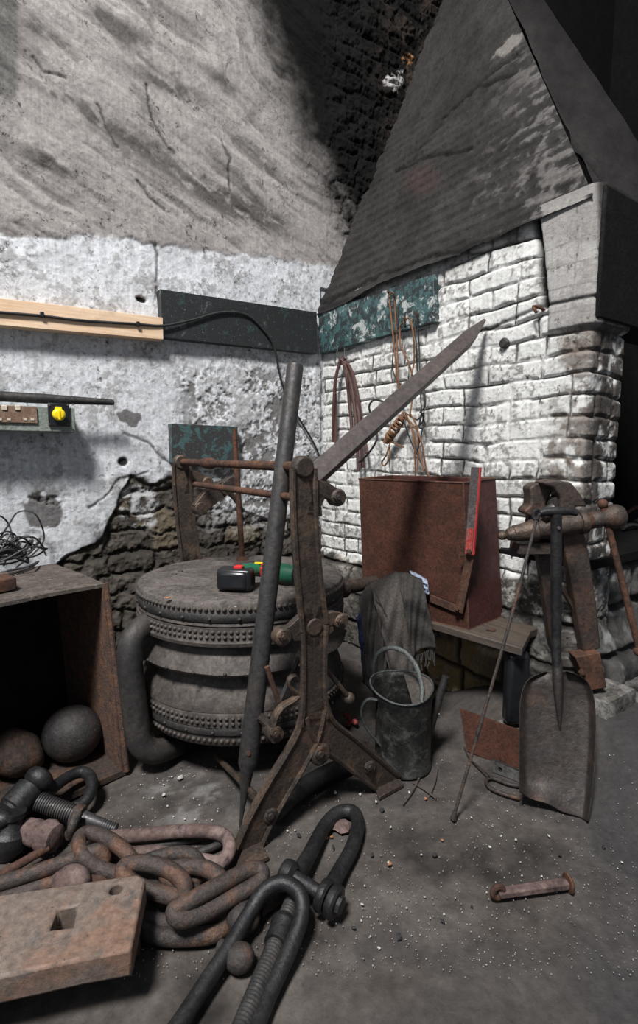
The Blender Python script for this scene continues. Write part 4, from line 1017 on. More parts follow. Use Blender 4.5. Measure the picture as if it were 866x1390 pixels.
hang('knotted_cord', [((536, 405), (540, 440), (534, 475), (533, 500), (538, 515), (544, 522)), ((562, 432), (565, 470), (567, 505), (575, 525), (577, 550), (570, 560)), ((566, 428), (569, 470), (570, 520), (572, 560), (570, 575)),
    ((550, 560), (566, 570), (575, 560), (572, 575), (560, 580)), ((572, 560), (569, 580), (577, 578), (573, 562)), ((548, 572), (558, 600), (570, 625), (583, 650)), ((575, 568), (572, 590), (566, 612))], .0036, 'blackcord', 'thin black cord with knots hanging beside the brown cord', 'cord', .045)
hang('cable_hook', [((520, 545), (508, 543), (501, 552), (506, 570), (512, 590), (508, 604), (496, 620), (486, 628))], .0058, 'blackcord', 'stiff black cable bent behind the slanting beam', 'cable', .05)
o = hang('strap_loop', [((464, 486), (456, 510), (453, 545), (452, 600)), ((464, 486), (470, 510), (474, 545), (478, 590)), ((463, 488), (474, 500), (483, 530), (488, 575), (493, 635)), ((465, 484), (478, 505), (486, 540), (492, 580), (498, 615)), ((462, 487), (455, 520), (456, 560), (456, 610)), ((468, 495), (478, 530), (484, 590), (486, 640))],
    .0095, 'strap', 'dark red-brown leather straps looped over a hook near the corner', 'strap', .04)
bm = nb(); tube(bm, smooth([RW(459, 470, .0), RW(459, 468, .03), RW(458, 482, .055), RW(465, 490, .06), RW(468, 482, .055), RW(467, 465, .02)], 4), .004, 7)
obj('wall_hook', bm, M['rubber'], loc=RW(463, 480), cat='hook', label='black wire hook holding the dark red straps')
for i, (x, y, x2, y2, lab) in enumerate(((529, 402, 527, 396, 'nail in the teal board holding the long brown cord'), (549, 440, 549, 432, 'nail in the teal board holding the short brown loop'), (565, 433, 566, 426, 'nail in the teal board holding the black cord'))):
    bm = nb(); tube(bm, [RW(x, y, .0), RW(x2, y2, .065)], .0035, 7); lathe(bm, [(0, 0), (.008, 0), (.007, .004), (0, .005)], RW(x2, y2, .064), NR, 10)
    obj('nail', bm, M['rust'], loc=RW(x, y), cat='nail', label=lab)
# bolt and iron hook in the bricks
bm = nb(); p = RW(686, 466, .01); lathe(bm, [(0, 0), (.02, 0), (.022, .012), (.016, .02), (0, .022)], p, NR, 12); obj('bolt_head', bm, M['pipe'], loc=p, cat='bolt', label='round grey bolt head in the white brick wall right of the beam tip')
bm = nb(); tube(bm, smooth([RW(742, 424, -.02), RW(734, 418, .02), RW(724, 416, .04), RW(728, 424, .05)], 3), .006, 7); obj('iron_spike', bm, M['rust'], loc=RW(735, 420), cat='spike', label='bent iron spike in the brick joint beneath the black crack')

# ================================================================== leg vise
VY = 1.86
def VP(x, y, d=0): return AY(x, y, VY + d)
vise = thing('leg_vise', 'heavy rusty blacksmith leg vise leaning against the brick pier behind the shovel', 'vise', VP(812, 936, .06))
def vpoly(name, pts, d, th, m, lab=None, bev=.004, holes=()):
    P = [VP(x, y, d) for x, y in pts]; bm = nb(); prism(bm, P, V((0, th, 0))); return obj(name, bm, M[m], vise, lab, bevel=bev)
vpoly('rear_jaw', [(719, 662), (728, 656), (742, 655), (752, 662), (748, 672), (741, 684), (748, 700), (752, 722), (728, 724), (722, 712), (724, 702), (712, 697), (713, 692), (720, 686), (721, 674)], .03, .075, 'vise', 'rear jaw', .007)
vpoly('front_jaw', [(737, 655), (752, 651), (776, 655), (788, 670), (796, 684), (798, 688), (782, 688), (784, 706), (788, 722), (764, 724), (764, 704), (760, 688), (762, 676), (752, 662), (742, 660)], -.02, .085, 'vise', 'front jaw', .008)
vpoly('front_leg', [(762, 716), (792, 716), (801, 760), (810, 820), (816, 880), (792, 889), (783, 830), (773, 775), (766, 745)], .0, .05, 'vise', 'tapering front leg', .006)
vpoly('foot_plate', [(781, 892), (815, 886), (824, 934), (800, 938)], -.035, .06, 'rust', 'rusty foot', .004)
vpoly('rear_leg', [(725, 715), (752, 715), (755, 770), (760, 850), (768, 912), (756, 912), (746, 860), (735, 780)], .055, .045, 'vise', 'tapering rear leg', .006)
bm = nb(); tube(bm, smooth([VP(756, 790, .04), VP(775, 820, .04), VP(787, 850, .045), VP(795, 888, .05)], 4), [.012, .014, .014, .016], 10, flat=.6); obj('leaf_spring', bm, M['castiron'], vise)
vpoly('cross_strap', [(706, 739), (754, 736), (756, 753), (704, 753)], -.01, .10, 'vise', 'iron strap', .003)
bm = nb(); tube(bm, [VP(680, 745, .02), VP(722, 748, .03)], .0055, 8); obj('strap_pin', bm, M['rubber'], vise)
sa, sb_ = VP(676, 728, .0), VP(830, 702, -.02); sx = (sb_ - sa).normalized(); L_ = (sb_ - sa).length
bm = nb(); lathe(bm, [(0, 0), (.010, .002), (.016, .010), (.016, .022), (.012, .028), (.021, .034), (.026, .05), (.027, .055), (.030, .057), (.033, .09), (.037, .115), (.041, .12), (.042, .135), (.036, .14), (.036, .29), (.043, .292), (.045, .305), (.041, .315)], sa, sx, 28)
obj('screw_box', bm, M['castiron'], vise, 'turned screw box')
bm = nb(); lathe(bm, [(.030, .300), (.038, .303), (.040, .315), (.033, .322), (.028, .34)], sa, sx, 24); obj('washer', bm, M['rust'], vise, 'orange rusty washer')
bm = nb(); lathe(bm, [(.026, .325), (.030, .335), (.031, .36), (.028, .372), (.036, .384), (.043, .40), (.045, .415), (.042, .432), (.034, .445), (.02, .453), (0, .455)], sa, sx, 28)
obj('screw_head', bm, M['vise'], vise, 'round screw head')
bm = nb(); t0_, t1_ = VP(818, 684, -.02), VP(868, 884, -.06); tube(bm, [t0_, t1_], .0115, 12); ball(bm, t0_, .018, 14); ball(bm, t1_, .02, 12)
obj('handle', bm, M['rust'], vise, 'rusty sliding handle bar')
bm = nb(); tube(bm, [VP(736, 700, -.03), VP(752, 690, -.03)], .022, 12); lathe(bm, [(0, 0), (.026, 0), (.026, .06), (0, .06)], VP(757, 684, .0), V((0, 1, 0)), 16); obj('jaw_boss', bm, M['pipe'], vise)
bm = nb(); hexbolt(bm, VP(789, 912, -.035), V((0, -1, 0)), .012, .01); obj('bolt', bm, M['rust'], vise)
# stone block under the vise foot
def rock(name, c, sz, rot, mat, lab, seed, n=14):
    bm = nb(); bmesh.ops.create_cube(bm, size=1.0); bmesh.ops.subdivide_edges(bm, edges=bm.edges, cuts=n, use_grid_fill=True)
    cs, sn = math.cos(rot), math.sin(rot)
    for v in bm.verts:
        p = v.co.copy(); q = V([math.copysign(abs(x * 2) ** 1.0, x) for x in p]); l = max(abs(x) for x in q); rn = q.normalized() * l
        p = (q.lerp(rn, .28)) * .5
        n_ = math.sin(p.x * 9 + seed) * math.sin(p.y * 8 + p.z * 5 + seed) + .5 * math.sin(p.x * 23 + p.z * 19) * math.sin(p.y * 21 + seed)
        p *= 1 + .045 * n_
        p = V((p.x * sz[0], p.y * sz[1], p.z * sz[2])); v.co = V(c) + V((p.x * cs - p.y * sn, p.x * sn + p.y * cs, p.z + sz[2] / 2))
    return obj(name, bm, mat, loc=V(c), cat='stone', label=lab, ang=60)
M['stone'] = iron('footing_stone', (.10, .092, .085), (.22, .21, .20), (.03, .028, .026), .4, 9, .95, 0, .9)
fo = VP(812, 938, -.01)
rock('footing_stone', V((fo.x + .01, fo.y + .08, .0)), (.24, .27, fo.z + .004), .6, M['stone'], 'rough stone block at the foot of the brick pier, under the vise', 2)
rock('footing_stone', V((fo.x + .22, fo.y + .17, .0)), (.22, .24, fo.z - .02), .5, M['stone'], 'rough pale stone at the right edge of the picture, beside the vise foot', 5)

# ================================================================== shovel
sv = thing('shovel', 'broad rusty shovel with a black T-handle standing upright against the vise', 'shovel', FL(795, 1117))
# blade surface: rows of pixel edges, dished backwards
rows = [(912, 742, 770), (918, 722, 790), (928, 712, 800), (945, 707, 806), (970, 705, 809), (1010, 705, 808), (1050, 705, 806), (1080, 705, 803), (1118, 705, 798)]
bm = nb(); G = []
yb = [912, 916, 922, 930, 945, 962, 980, 1000, 1020, 1040, 1060, 1080, 1095, 1106, 1117]
for y in yb:
    xl = np.interp(y, [r[0] for r in rows], [r[1] for r in rows]); xr = np.interp(y, [r[0] for r in rows], [r[2] for r in rows]); row = []
    for i in range(25):
        u = i / 24; x = xl + (xr - xl) * u; c = (2 * u - 1)
        Yv = np.interp(y, [912, 1117], [1.67, 1.50]) + .045 * (1 - u) + (.012 if y > 930 else .006) * (1 - c ** 4) - .020 * (abs(c) > .86) * (abs(c) - .86) / .14
        yy = y
        if y > 1060:   # worn slanting edge: left corner higher
            lim = 1076 + (x - 705) / 93 * 40 + 1.2 * math.sin(x * .15); yy = 1060 + (y - 1060) / 57 * (lim - 1060)
        if 912 <= y < 990:  # socket ridge
            Yv -= .016 * math.exp(-((x - 758) / 6) ** 2) * (1 - (y - 912) / 78)
        Yv = min(Yv, 9); row.append(bm.verts.new(AY(x, yy, Yv)))
    G.append(row)
for A_, B_ in zip(G, G[1:]):
    for i in range(24): bm.faces.new((A_[i], A_[i + 1], B_[i + 1], B_[i]))
bl_ = obj('blade', bm, M['shovel'], sv, 'wide dished blade, rusty brown', ang=60); s = bl_.modifiers.new('thickness', 'SOLIDIFY'); s.thickness = .0035; s.offset = 1; bl_.modifiers.new('sub', 'SUBSURF').levels = 1
bm = nb(); tube(bm, [AY(755, 697, 1.70), AY(755, 760, 1.705), AY(755, 830, 1.70), AY(755, 885, 1.69), AY(757, 918, 1.668)], [.018, .018, .0175, .016, .0145], 16)
obj('shaft', bm, M['black'], sv, 'black round shaft')
bm = nb(); tube(bm, smooth([AY(756, 896, 1.685), AY(757, 918, 1.668), AY(758, 945, 1.652), AY(759, 968, 1.644), AY(760, 990, 1.636)], 4), [.0165, .0165, .013, .009, .003], 16)
obj('socket', bm, M['shovel'], sv, 'tapering socket tongue')
bm = nb(); tube(bm, smooth([AY(728, 698, 1.70), AY(740, 695, 1.70), AY(756, 694, 1.70), AY(772, 694, 1.70), AY(783, 696, 1.70)], 3), [.011, .014, .016, .014, .012], 14); obj('grip', bm, M['black'], sv, 'black T-shaped grip')
bm = nb(); lathe(bm, [(.006, 0), (.005, .003), (0, .004)], AY(755, 716, 1.70) - V((0, .018, 0)), V((0, -1, 0)), 8); obj('rivet', bm, M['steelbar'], sv)
# thin rod with hooked top
rd = thing('poker', 'thin iron rod with a ringed top and small spade foot leaning left of the shovel', 'poker', FL(616, 1113))
p0 = FL(616, 1108, .012); p1 = AY(728, 706, 1.64)
bm = nb(); tube(bm, smooth([p0, p0.lerp(p1, .33) + V((.004, 0, 0)), p0.lerp(p1, .7) + V((.006, 0, 0)), p1], 5), .0052, 8); obj('rod', bm, M['chain2'], rd)
bm = nb(); tube(bm, smooth([p1, AY(732, 698, 1.66), AY(729, 692, 1.66), AY(724, 697, 1.66), AY(725, 704, 1.655), AY(732, 706, 1.65)], 5), .0055, 8); obj('ring_end', bm, M['black'], rd)
bm = nb(); dr = (p1 - p0).normalized(); beam(bm, p0 - dr * .012, p0 + dr * .016, .018, .014, .010, .010); obj('spade_foot', bm, M['chain2'], rd, bevel=.002)
# black container, plates, shackle behind the shovel
bm = nb(); p = AY(697, 985, 1.86); pz = p.z
boxf(bm, AY(700, 932, 1.88), (V((1, .1, 0)).normalized(), V((-.1, 1, 0)).normalized(), Z), (.085, .06, AY(700, 890, 1.88).z - AY(700, 986, 1.88).z))
bz = AY(700, 986, 1.88).z
obj('black_canister', bm, M['black_gloss'], loc=AY(700, 986, 1.88), bevel=.018, cat='canister', label='glossy black canister half hidden behind the left edge of the shovel')
bm = nb(); c = AY(700, 1020, 1.88); boxf(bm, V((c.x, 1.90, bz / 2)), (V((1, 0, 0)), V((0, 1, 0)), Z), (.14, .08, bz - .002))
obj('stone_block', bm, M['stone'], loc=V((c.x, 1.9, 0)), bevel=.01, cat='stone', label='low rough stone behind the brown plate, carrying the black canister')
pa = FL(634, 1018); pb = FL(703, 1046); up_ = AY(624, 962, pa.y + .045) - pa
bm = nb(); prism(bm, [FL(634, 1020, .0), FL(705, 1048, .0), AY(706, 992, 1.80), AY(624, 962, 1.93)], V((.012, .010, 0)) * .5)
obj('rusty_plate', bm, M['rustbox'], loc=FL(670, 1034), bevel=.001, cat='plate', label='rust-brown steel plate leaning on edge, left of the shovel blade')
bm = nb()
a_, b_, c_, d_ = FL(669, 1048, .0), FL(706, 1062, .0), AY(706, 1048, FL(706, 1062).y + .02), AY(668, 1032, FL(669, 1048).y + .02)
hc = (a_ + b_ + c_ + d_) / 4 - (b_ - a_) * .22; e1 = (b_ - a_).normalized(); e2_ = (d_ - a_).normalized()
prism(bm, [a_, b_, c_, d_], V((.006, .012, 0)), ([hc + (e1 * math.cos(k * PI / 5) + e2_ * math.sin(k * PI / 5)) * .008 for k in range(10)],))
obj('hasp_plate', bm, M['blackdust'], loc=FL(688, 1058), cat='plate', label='small dark plate with a round hole lying at the left foot of the shovel')
def pix_loop(name, pts, r, m, lab, cat, closed=False, parent=None, n=6, seg=12, group=None, flat=1, **kw):
    bm = nb(); tube(bm, smooth([FL(*p) for p in pts], n, closed), r, seg, closed, flat=flat)
    P = sum((FL(*p) for p in pts), V()) / len(pts); P.z = 0
    return obj(name, bm, M[m], parent, lab, loc=P, cat=cat, group=group, **kw)
pix_loop('iron_staple', [(712, 1068, .01), (690, 1064, .01), (668, 1056, .01), (660, 1060, .01), (666, 1070, .01), (684, 1078, .01), (706, 1084, .01)], .0065, 'chain2', 'U-shaped iron staple lying flat at the left foot of the shovel', 'staple')
pix_loop('bent_wire', [(630, 1014, .005), (638, 1030, .006), (655, 1045, .02), (664, 1053, .025)], .003, 'chain2', 'bent wire lying in front of the leaning brown plate', 'wire')

# ================================================================== hinge pin on the floor
pin = thing('rusty_bolt', 'rusty eye bolt lying alone on the open floor at lower right', 'bolt', FL(720, 1210))
ea, eb = FL(676, 1213, .017), FL(770, 1199, .018)
bm = nb(); beam(bm, ea, eb, .022, .018, .026, .020); obj('shank', bm, M['pink'], pin, bevel=.004)
bm = nb(); u_, v_, w_ = basis((eb - ea).cross(Z)); tube(bm, [FL(676, 1211, .022) + (u_ * math.cos(k * PI / 7) + v_ * math.sin(k * PI / 7)) * .015 for k in range(14)], .008, 8, closed=True); obj('eye', bm, M['rust'], pin)
bm = nb(); dd = (eb - ea).normalized(); lathe(bm, [(0, 0), (.023, 0), (.025, .003), (.021, .008), (0, .009)], eb, dd, 18); obj('head', bm, M['rust'], pin)

# ================================================================== chains, shackles, slab in the foreground
def link(pts, r, m, lab, group=None, name='chain_link'):
    o = pix_loop(name, pts, r, m, lab, 'chain link' if name == 'chain_link' else 'shackle', True, n=6, seg=14, group=group); return o
# big oval link with pale pinkish side, upper middle
link([(140, 1138, .045), (200, 1133, .045), (260, 1128, .045), (300, 1132, .04), (312, 1150, .035), (300, 1170, .03), (270, 1168, .03), (215, 1158, .03), (150, 1160, .03), (128, 1150, .04)], .019, 'pink', 'long chain link with a pale pinkish side, farthest back in the heap')
link([(112, 1160, .09), (108, 1138, .10), (122, 1130, .10), (146, 1138, .10), (172, 1158, .09), (180, 1176, .07), (160, 1185, .05), (135, 1178, .06)], .019, 'chain', 'brown chain link standing up in the heap, its near end ringed by wear')
link([(-60, 1215, .03), (0, 1199, .05), (60, 1180, .065), (120, 1158, .085), (135, 1156, .085), (140, 1170, .06), (110, 1186, .045), (50, 1204, .03), (0, 1222, .02), (-50, 1240, .02)], .019, 'chain', 'long dark link stretching from the left edge over the heap')
link([(195, 1172, .06), (230, 1160, .07), (258, 1160, .07), (272, 1178, .06), (262, 1196, .05), (230, 1200, .05), (200, 1190, .05)], .019, 'chain2', 'grey-brown chain link between the pinkish link and the long slanting one')
link([(168, 1188, .10), (172, 1174, .11), (200, 1172, .11), (232, 1182, .10), (250, 1200, .09), (246, 1216, .07), (222, 1214, .07), (190, 1204, .08)], .020, 'chain', 'thick brown chain link lying against the far corner of the tan slab')
link([(226, 1184, .085), (262, 1176, .09), (290, 1184, .085), (302, 1200, .075), (296, 1216, .05), (270, 1214, .05), (240, 1200, .07)], .020, 'chain', 'rust-tinged chain link passing under the slanting long link')
link([(236, 1236, .10), (260, 1222, .11), (300, 1200, .11), (340, 1180, .10), (356, 1184, .09), (350, 1198, .08), (315, 1218, .08), (275, 1240, .08), (245, 1248, .09)], .019, 'chain', 'long worn chain link slanting across the middle of the heap')
link([(190, 1245, .03), (220, 1252, .03), (270, 1250, .03), (300, 1240, .03), (310, 1250, .022), (290, 1268, .022), (230, 1272, .022), (195, 1262, .022)], .019, 'chain2', 'dark chain link flat on the floor between the slab and the screw')
link([(205, 1215, .04), (218, 1206, .05), (235, 1214, .05), (234, 1240, .03), (220, 1252, .022), (207, 1240, .03)], .016, 'chain2', 'small upright link half hidden behind the corner of the slab')
# black shackles
sk = thing('black_shackle', 'black iron shackle lying open on the floor at the far right of the heap', 'shackle', FL(455, 1150))
bm = nb(); tube(bm, smooth([FL(x, y, z) for x, y, z in ((402, 1190, .05), (420, 1160, .035), (440, 1122, .026), (458, 1104, .025), (478, 1102, .025), (486, 1118, .025), (478, 1150, .026), (462, 1180, .028), (448, 1205, .035), (438, 1220, .05))], 6), [.022, .021, .020, .0205, .021, .0205, .020, .020, .021, .024], 16)
obj('bow', bm, M['black'], sk)
bm = nb(); ca, cb = FL(396, 1188, .065), FL(440, 1216, .055); dd = (cb - ca).normalized()
tube(bm, [ca, cb], .017, 14); lathe(bm, [(0, -.03), (.027, -.028), (.031, -.018), (.031, .0), (.02, .01)], ca, dd, 20)
for k, off in enumerate((-.012, .016)): lathe(bm, [(.02, off), (.036, off + .001), (.039, off + .008), (.039, off + .018), (.034, off + .024), (.018, off + .025)], cb, dd, 24)
lathe(bm, [(0, .03), (.022, .038), (.022, .050), (0, .052)], cb, dd, 8)
obj('pin', bm, M['black'], sk, 'black threaded pin with thick collars')
sk2 = thing('near_shackle', 'black iron shackle in the foreground, its bow arched towards the heap', 'shackle', FL(360, 1270))
bm = nb(); tube(bm, smooth([FL(x, y, z) for x, y, z in ((215, 1430, .025), (250, 1380, .025), (282, 1330, .03), (312, 1285, .04), (338, 1240, .06), (360, 1208, .085), (385, 1198, .095), (406, 1212, .09), (410, 1240, .07), (395, 1285, .045), (365, 1350, .025), (340, 1410, .025))], 6), [.019, .018, .018, .018, .018, .018, .018, .018, .019], 16)
obj('bow', bm, M['black'], sk2)
# turnbuckle screw under near shackle
scw = thing('screw_rod', 'black threaded coupling screw passing through the near shackle', 'screw', FL(375, 1260))
sa_, sb2 = FL(405, 1205, .035), FL(318, 1420, .032)
def threaded(bm, a, b, r, pitch=.008, seg=18):
    d = (b - a); n = max(4, int(d.length / pitch)); prof = []
    for i in range(n):
        z = d.length * i / n; prof += [(r * .86, z), (r, z + pitch * .3), (r, z + pitch * .55), (r * .86, z + pitch * .9)]
    lathe(bm, prof, a, d.normalized(), seg)
bm = nb(); threaded(bm, sa_, sa_.lerp(sb2, .28), .021); threaded(bm, sa_.lerp(sb2, .42), sb2, .021); tube(bm, [sa_, sb2], .018, 12); obj('thread', bm, M['blackdust'], scw)
bm = nb(); dd = (sb2 - sa_).normalized(); lathe(bm, [(.018, 0), (.028, .002), (.031, .012), (.031, .018), (.027, .024), (.028, .06), (.027, .065), (.0, .066)], sa_.lerp(sb2, .26), dd, 24); obj('nut', bm, M['black'], scw, 'black swivel nut')
# balls / knobs in the heap
for i, (x, y, z, r, m, lab) in enumerate(((97, 1198, .05, .042, 'pink', 'rounded pinkish iron knob behind the tan slab'), (330, 1245, .038, .036, 'chain2', 'dark knob end lying beside the near shackle'), (325, 1300, .03, .03, 'chain2', 'blunt dark knob at the lower edge of the heap'), (140, 1190, .035, .03, 'rust', 'orange-brown knob end under the links behind the slab'))):
    p = FL(x, y, z); bm = nb(); ball(bm, p, r, 20, (1.15, 1, .95)); tube(bm, [p, p + V((-.05, .035, -.008))], [r * .7, r * .5], 12)
    obj('knob', bm, M[m], loc=V((p.x, p.y, 0)), cat='knob', label=lab)
# pale oval link behind
pix_loop('iron_ring', [(250, 1141, .012), (290, 1134, .012), (300, 1144, .012), (262, 1158, .012), (190, 1166, .012), (185, 1156, .012)], .011, 'blackdust', 'flat dark link under the pinkish chain link', 'chain link', True)
pix_loop('bent_bar', [(420, 1200, .012), (395, 1205, .012), (370, 1220, .014), (350, 1236, .014)], .02, 'chain2', 'short dark bar running under the near shackle', 'bar')

# black ball-ended tool at the left and spring
tl = thing('ball_joint', 'large black ball-ended coupling at the left edge in front of the tank', 'coupling', FL(30, 1130))
a_, b_ = FL(8, 1108, .085), FL(54, 1058, .13)
dd = (b_ - a_).normalized(); L_ = (b_ - a_).length
bm = nb(); lathe(bm, [(0, -.075), (.025, -.07), (.05, -.045), (.056, -.02), (.052, .0), (.040, .012), (.040, .02), (.046, .024), (.046, L_ * .72), (.038, L_ * .76), (.034, L_ * .8), (.043, L_ * .86), (.047, L_ * 1.0), (.042, L_ * 1.12), (.025, L_ * 1.2), (0, L_ * 1.22)], a_, dd, 28)
obj('ball_bar', bm, M['black'], tl, 'black bar with a ball at each end')
bm = nb(); c_ = FL(12, 1140, .04); lathe(bm, [(0, -.05), (.03, -.048), (.05, -.02), (.052, 0), (.05, .02), (.034, .035), (.03, .06), (.036, .065), (.036, .08), (0, .082)], c_, V((.1, .2, 1)), 24)
obj('lower_ball', bm, M['black'], tl)
bm = nb(); c_ = FL(2, 1112, .11); ball(bm, c_, .026, 16, (1.2, 1, .9)); tube(bm, [c_, c_ - V((.06, -.01, -.01))], .014, 10); obj('nut', bm, M['black'], tl)
sp = thing('shackle_with_screw', 'black bow shackle with a ribbed screw resting on the lip of the tank', 'shackle', FL(90, 1100))
bm = nb(); tube(bm, smooth([FL(x, y, z) for x, y, z in ((30, 1092, .10), (60, 1078, .09), (90, 1056, .085), (112, 1048, .08), (124, 1058, .075), (122, 1078, .06), (110, 1092, .05), (92, 1100, .05))], 6), [.02, .019, .018, .0185, .019, .0185, .019, .02], 16); obj('bow', bm, M['black'], sp)
bm = nb(); s0, s1 = FL(52, 1088, .10), FL(158, 1126, .03); threaded(bm, s0, s0.lerp(s1, .5), .027, .0075, 20); threaded(bm, s0.lerp(s1, .5), s1, .017, .0065, 16); tube(bm, [s0, s0.lerp(s1, .5), s1], [.022, .022, .013], 12)
M['threadm'] = iron('thread_grey', (.06, .058, .06), (.09, .08, .075), None, .3, 20, .45, .4, .2)
obj('ribbed_screw', bm, M['threadm'], sp, 'grey ribbed screw thread')
bm = nb(); lathe(bm, [(.016, -.014), (.033, -.012), (.035, 0), (.033, .012), (.016, .014)], FL(105, 1108, .065), (s1 - s0), 16); tube(bm, smooth([FL(105, 1104, .095), FL(98, 1122, .075), FL(94, 1136, .04)], 4), [.016, .013, .012], 10); obj('collar', bm, M['chain2'], sp)
th_ = thing('collared_pin', 'pinkish rusty collared pin with a thin side rod at the left of the heap', 'pin', FL(70, 1150))
bm = nb(); a_, b_ = FL(38, 1128, .05), FL(82, 1140, .05); dd = (b_ - a_).normalized(); lathe(bm, [(0, -.01), (.034, -.008), (.036, .03), (.034, .055), (.042, .058), (.044, .075), (.039, .085), (.036, .10), (.02, .105), (0, .105)], a_, dd, 24); obj('body', bm, M['pink'], th_)
bm = nb(); tube(bm, [FL(66, 1150, .04), FL(-30, 1206, .014)], [.012, .013], 10); obj('side_rod', bm, M['rust'], th_)
# the slab with two holes
zs = .155
P = [FL(-120, 1232, zs), FL(186, 1186, zs), FL(198, 1192, zs), FL(178, 1290, zs), FL(110, 1302, zs), FL(-120, 1352, zs)]
sq = [FL(78, 1234, zs), FL(106, 1228, zs), FL(99, 1258, zs), FL(67, 1262, zs)]
rc = FL(157, 1206, zs); rh = [rc + V((math.cos(k * PI / 8), math.sin(k * PI / 8), 0)) * .0145 for k in range(16)]
bm = nb(); prism(bm, P, -Z * .06, (sq, rh))
obj('steel_slab', bm, M['steelslab'], loc=FL(60, 1270, .1), bevel=.006, cat='steel slab', label='thick tan rusty swage slab with a square and a round hole, lower left foreground')
# supports beneath the slab
for i, (x, y) in enumerate(((40, 1250), (150, 1240))):
    p = FL(x, y, 0); bm = nb(); q = FL(x, y, zs - .06); boxf(bm, V((q.x, q.y, (zs - .062) / 2)), (V((.9, .4, 0)).normalized(), V((-.4, .9, 0)).normalized(), Z), (.12, .09, zs - .064))
    obj('iron_block', bm, M['chain2'], loc=V((q.x, q.y, 0)), bevel=.006, cat='block', label=('dark block under the left part of the tan slab', 'dark block under the right end of the tan slab')[i])

# ================================================================== debris
rr = random.Random(12)
def chip(r, seed):
    b = bmesh.new(); g = bmesh.ops.create_icosphere(b, subdivisions=1, radius=r); q = random.Random(seed)
    for v in b.verts: v.co *= q.uniform(.6, 1.25); v.co.z *= .55
    me = bpy.data.meshes.new('chip'); b.to_mesh(me); b.free(); return me
def scatter(name, mesh, mat, spots, cat, lab, grp):
    mesh.materials.append(mat); proto = None
    for x, y, s in spots:
        if proto is None: o = bpy.data.objects.new(name, mesh); proto = o
        else: o = proto.copy()
        C.objects.link(o); p = FL(x, y, .002); o.location = (p.x, p.y, .003 * s + floor_z(p.x, p.y)); o.scale = (s * rr.uniform(.7, 1.4), s * rr.uniform(.6, 1.1), s); o.rotation_euler = (0, 0, rr.uniform(0, 6))
        o['label'] = lab; o['category'] = cat; o['group'] = grp
wsp = [(245, 1057, 2.3), (222, 1080, 1.8), (455, 1077, 1.7), (489, 1079, 1.4), (511, 1089, 1.7), (528, 1172, 1.3), (573, 1026, 1.2), (600, 1032, 1), (556, 1076, 1.2), (530, 1123, 1.0), (390, 1128, 1), (400, 1127, .8), (595, 975, 1.4), (640, 1110, 1), (665, 1150, .9), (680, 1135, 1), (700, 1140, .9), (745, 1135, 1), (735, 1190, 1.1)]
for _ in range(45): wsp.append((rr.uniform(480, 860), rr.uniform(1060, 1290), rr.uniform(.3, .8)))
for _ in range(25): wsp.append((rr.uniform(180, 300), rr.uniform(1040, 1120), rr.uniform(.3, .9)))
scatter('white_chip', chip(.0045, 1), M['white_chip'], wsp, 'chip', 'small white plaster chip on the dark floor', 'white chips scattered on the floor')
scatter('coal_crumb', chip(.008, 2), M['dark_chip'], [(519, 1100, 1.2), (452, 1150, 1), (405, 1134, 1), (541, 1272, 1.4), (505, 1160, .8), (590, 1160, .9), (384, 1092, 1.4), (640, 1230, .7), (480, 1260, .9), (820, 1150, .9), (600, 1250, .7), (760, 1160, .8)], 'coal crumb', 'small black coal crumb on the floor', 'coal crumbs scattered on the floor')
scatter('orange_pebble', chip(.009, 3), M['orange_chip'], [(529, 1173, 1.1), (578, 1084, .7), (443, 1137, .9), (450, 1136, .9), (600, 1140, .6)], 'pebble', 'small orange-brown pebble on the floor', 'orange pebbles on the floor')
bm = nb(); p = FL(462, 1125); ball(bm, p + Z * .008, .03, 10, (1.3, 1, .35), .25); obj('rust_lump', bm, M['pink'], loc=p, ang=20, cat='lump', label='flat pinkish lump inside the bow of the black shackle')
bm = nb(); p = FL(473, 985)
for k in range(7): ball(bm, p + V((rr.uniform(-.03, .03), rr.uniform(-.03, .03), .012 + .01 * k * .3)), .014, 6, (1, 1, .6), .3)
M['redscrap'] = plain('red_white_scrap', (.30, .06, .055), .8, 0, .7, 60); obj('red_scrap', bm, M['redscrap'], loc=p, cat='scrap', label='crumpled red and white scrap on the floor behind the right stand leg')
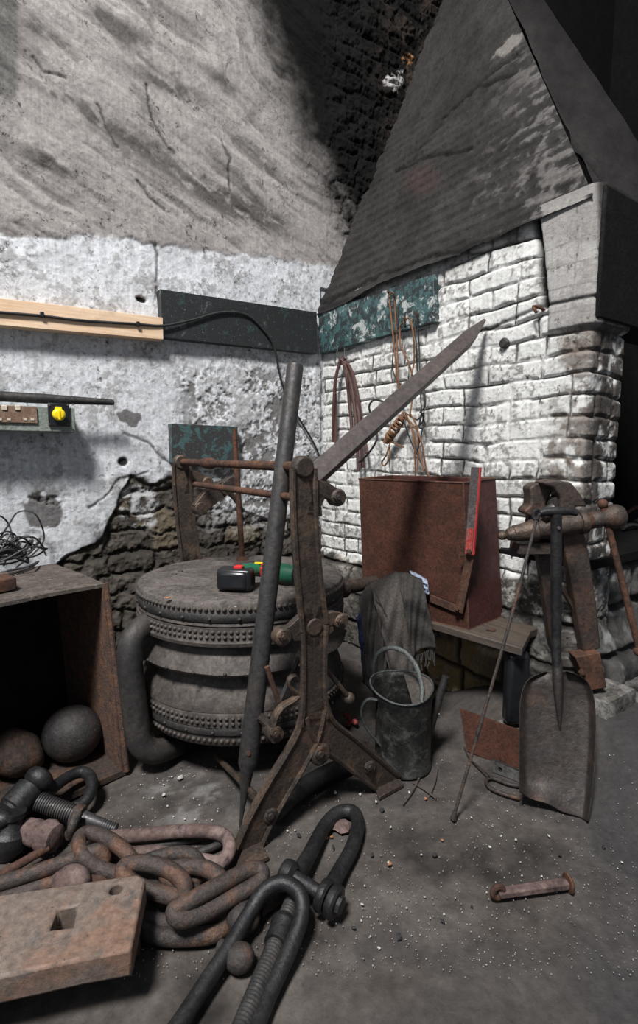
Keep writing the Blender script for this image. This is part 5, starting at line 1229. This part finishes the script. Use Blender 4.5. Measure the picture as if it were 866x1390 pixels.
for i, (a, b) in enumerate((((547, 1092), (570, 1054)), ((583, 1080), (594, 1042)), ((560, 1062), (592, 1084)))):
    bm = nb(); tube(bm, smooth([FL(*a, .004), FL((a[0] + b[0]) / 2 + 2, (a[1] + b[1]) / 2, .008), FL(*b, .004)], 3), .0028, 5)
    obj('twig', bm, M['ledge'], loc=FL(*a), cat='twig', label=('thin twig on the floor right below the watering can', 'upright-pointing thin twig right of the watering can base', 'short twig crossing another right of the watering can')[i])
# fine grit, beyond counting
bm = nb(); r2 = random.Random(5)
for _ in range(2600):
    x, y = r2.uniform(-60, 900), r2.uniform(1000, 1330); p = FL(x, y, .0); 
    if (p - CO).dot(NR) < .1 or (p - CO).dot(NL) < .1: continue
    r = r2.uniform(.0008, .0026); c = V((p.x, p.y, floor_z(p.x, p.y) + .001)); vs = [bm.verts.new(c + V(q) * r) for q in ((1, 0, 0), (-.4, .8, 0), (-.5, -.8, 0), (0, 0, 1.1))]
    for f in ((0, 1, 3), (1, 2, 3), (2, 0, 3)): bm.faces.new([vs[k] for k in f])
M['grit'] = plain('pale_grit', (.34, .33, .32), .9, 0, .6, 5)
obj('floor_grit', bm, M['grit'], cat='grit', label='fine pale grit strewn over the dark floor', kind='stuff')

# ================================================================== light
def area(name, loc, target, size, e, col):
    l = bpy.data.lights.new(name, 'AREA'); l.energy = e; l.size = size; l.color = col; l.shape = 'SQUARE'
    o = bpy.data.objects.new(name, l); C.objects.link(o); o.location = loc
    o.rotation_euler = (V(target) - V(loc)).to_track_quat('-Z', 'Y').to_euler(); return o
area('skylight', (-1.55, -2.2, 7.2), (-.3, 2.3, 1.1), 1.25, 1080, (1.0, .985, .96))
area('side_fill', (-3.0, -.9, 2.2), (0, 2.5, .9), 1.6, 12, (.9, .95, 1.0))  # added fill lamp on the left, out of view
w = bpy.data.worlds.new('world'); bpy.context.scene.world = w; w.use_nodes = True
w.node_tree.nodes['Background'].inputs[0].default_value = (.80, .88, 1.0, 1); w.node_tree.nodes['Background'].inputs[1].default_value = .19
sc_ = bpy.context.scene; sc_.view_settings.view_transform = 'Standard'; sc_.view_settings.look = 'None'
sc_.view_settings.exposure = 0.0; sc_.view_settings.gamma = 1; sc_.view_settings.use_curve_mapping = False
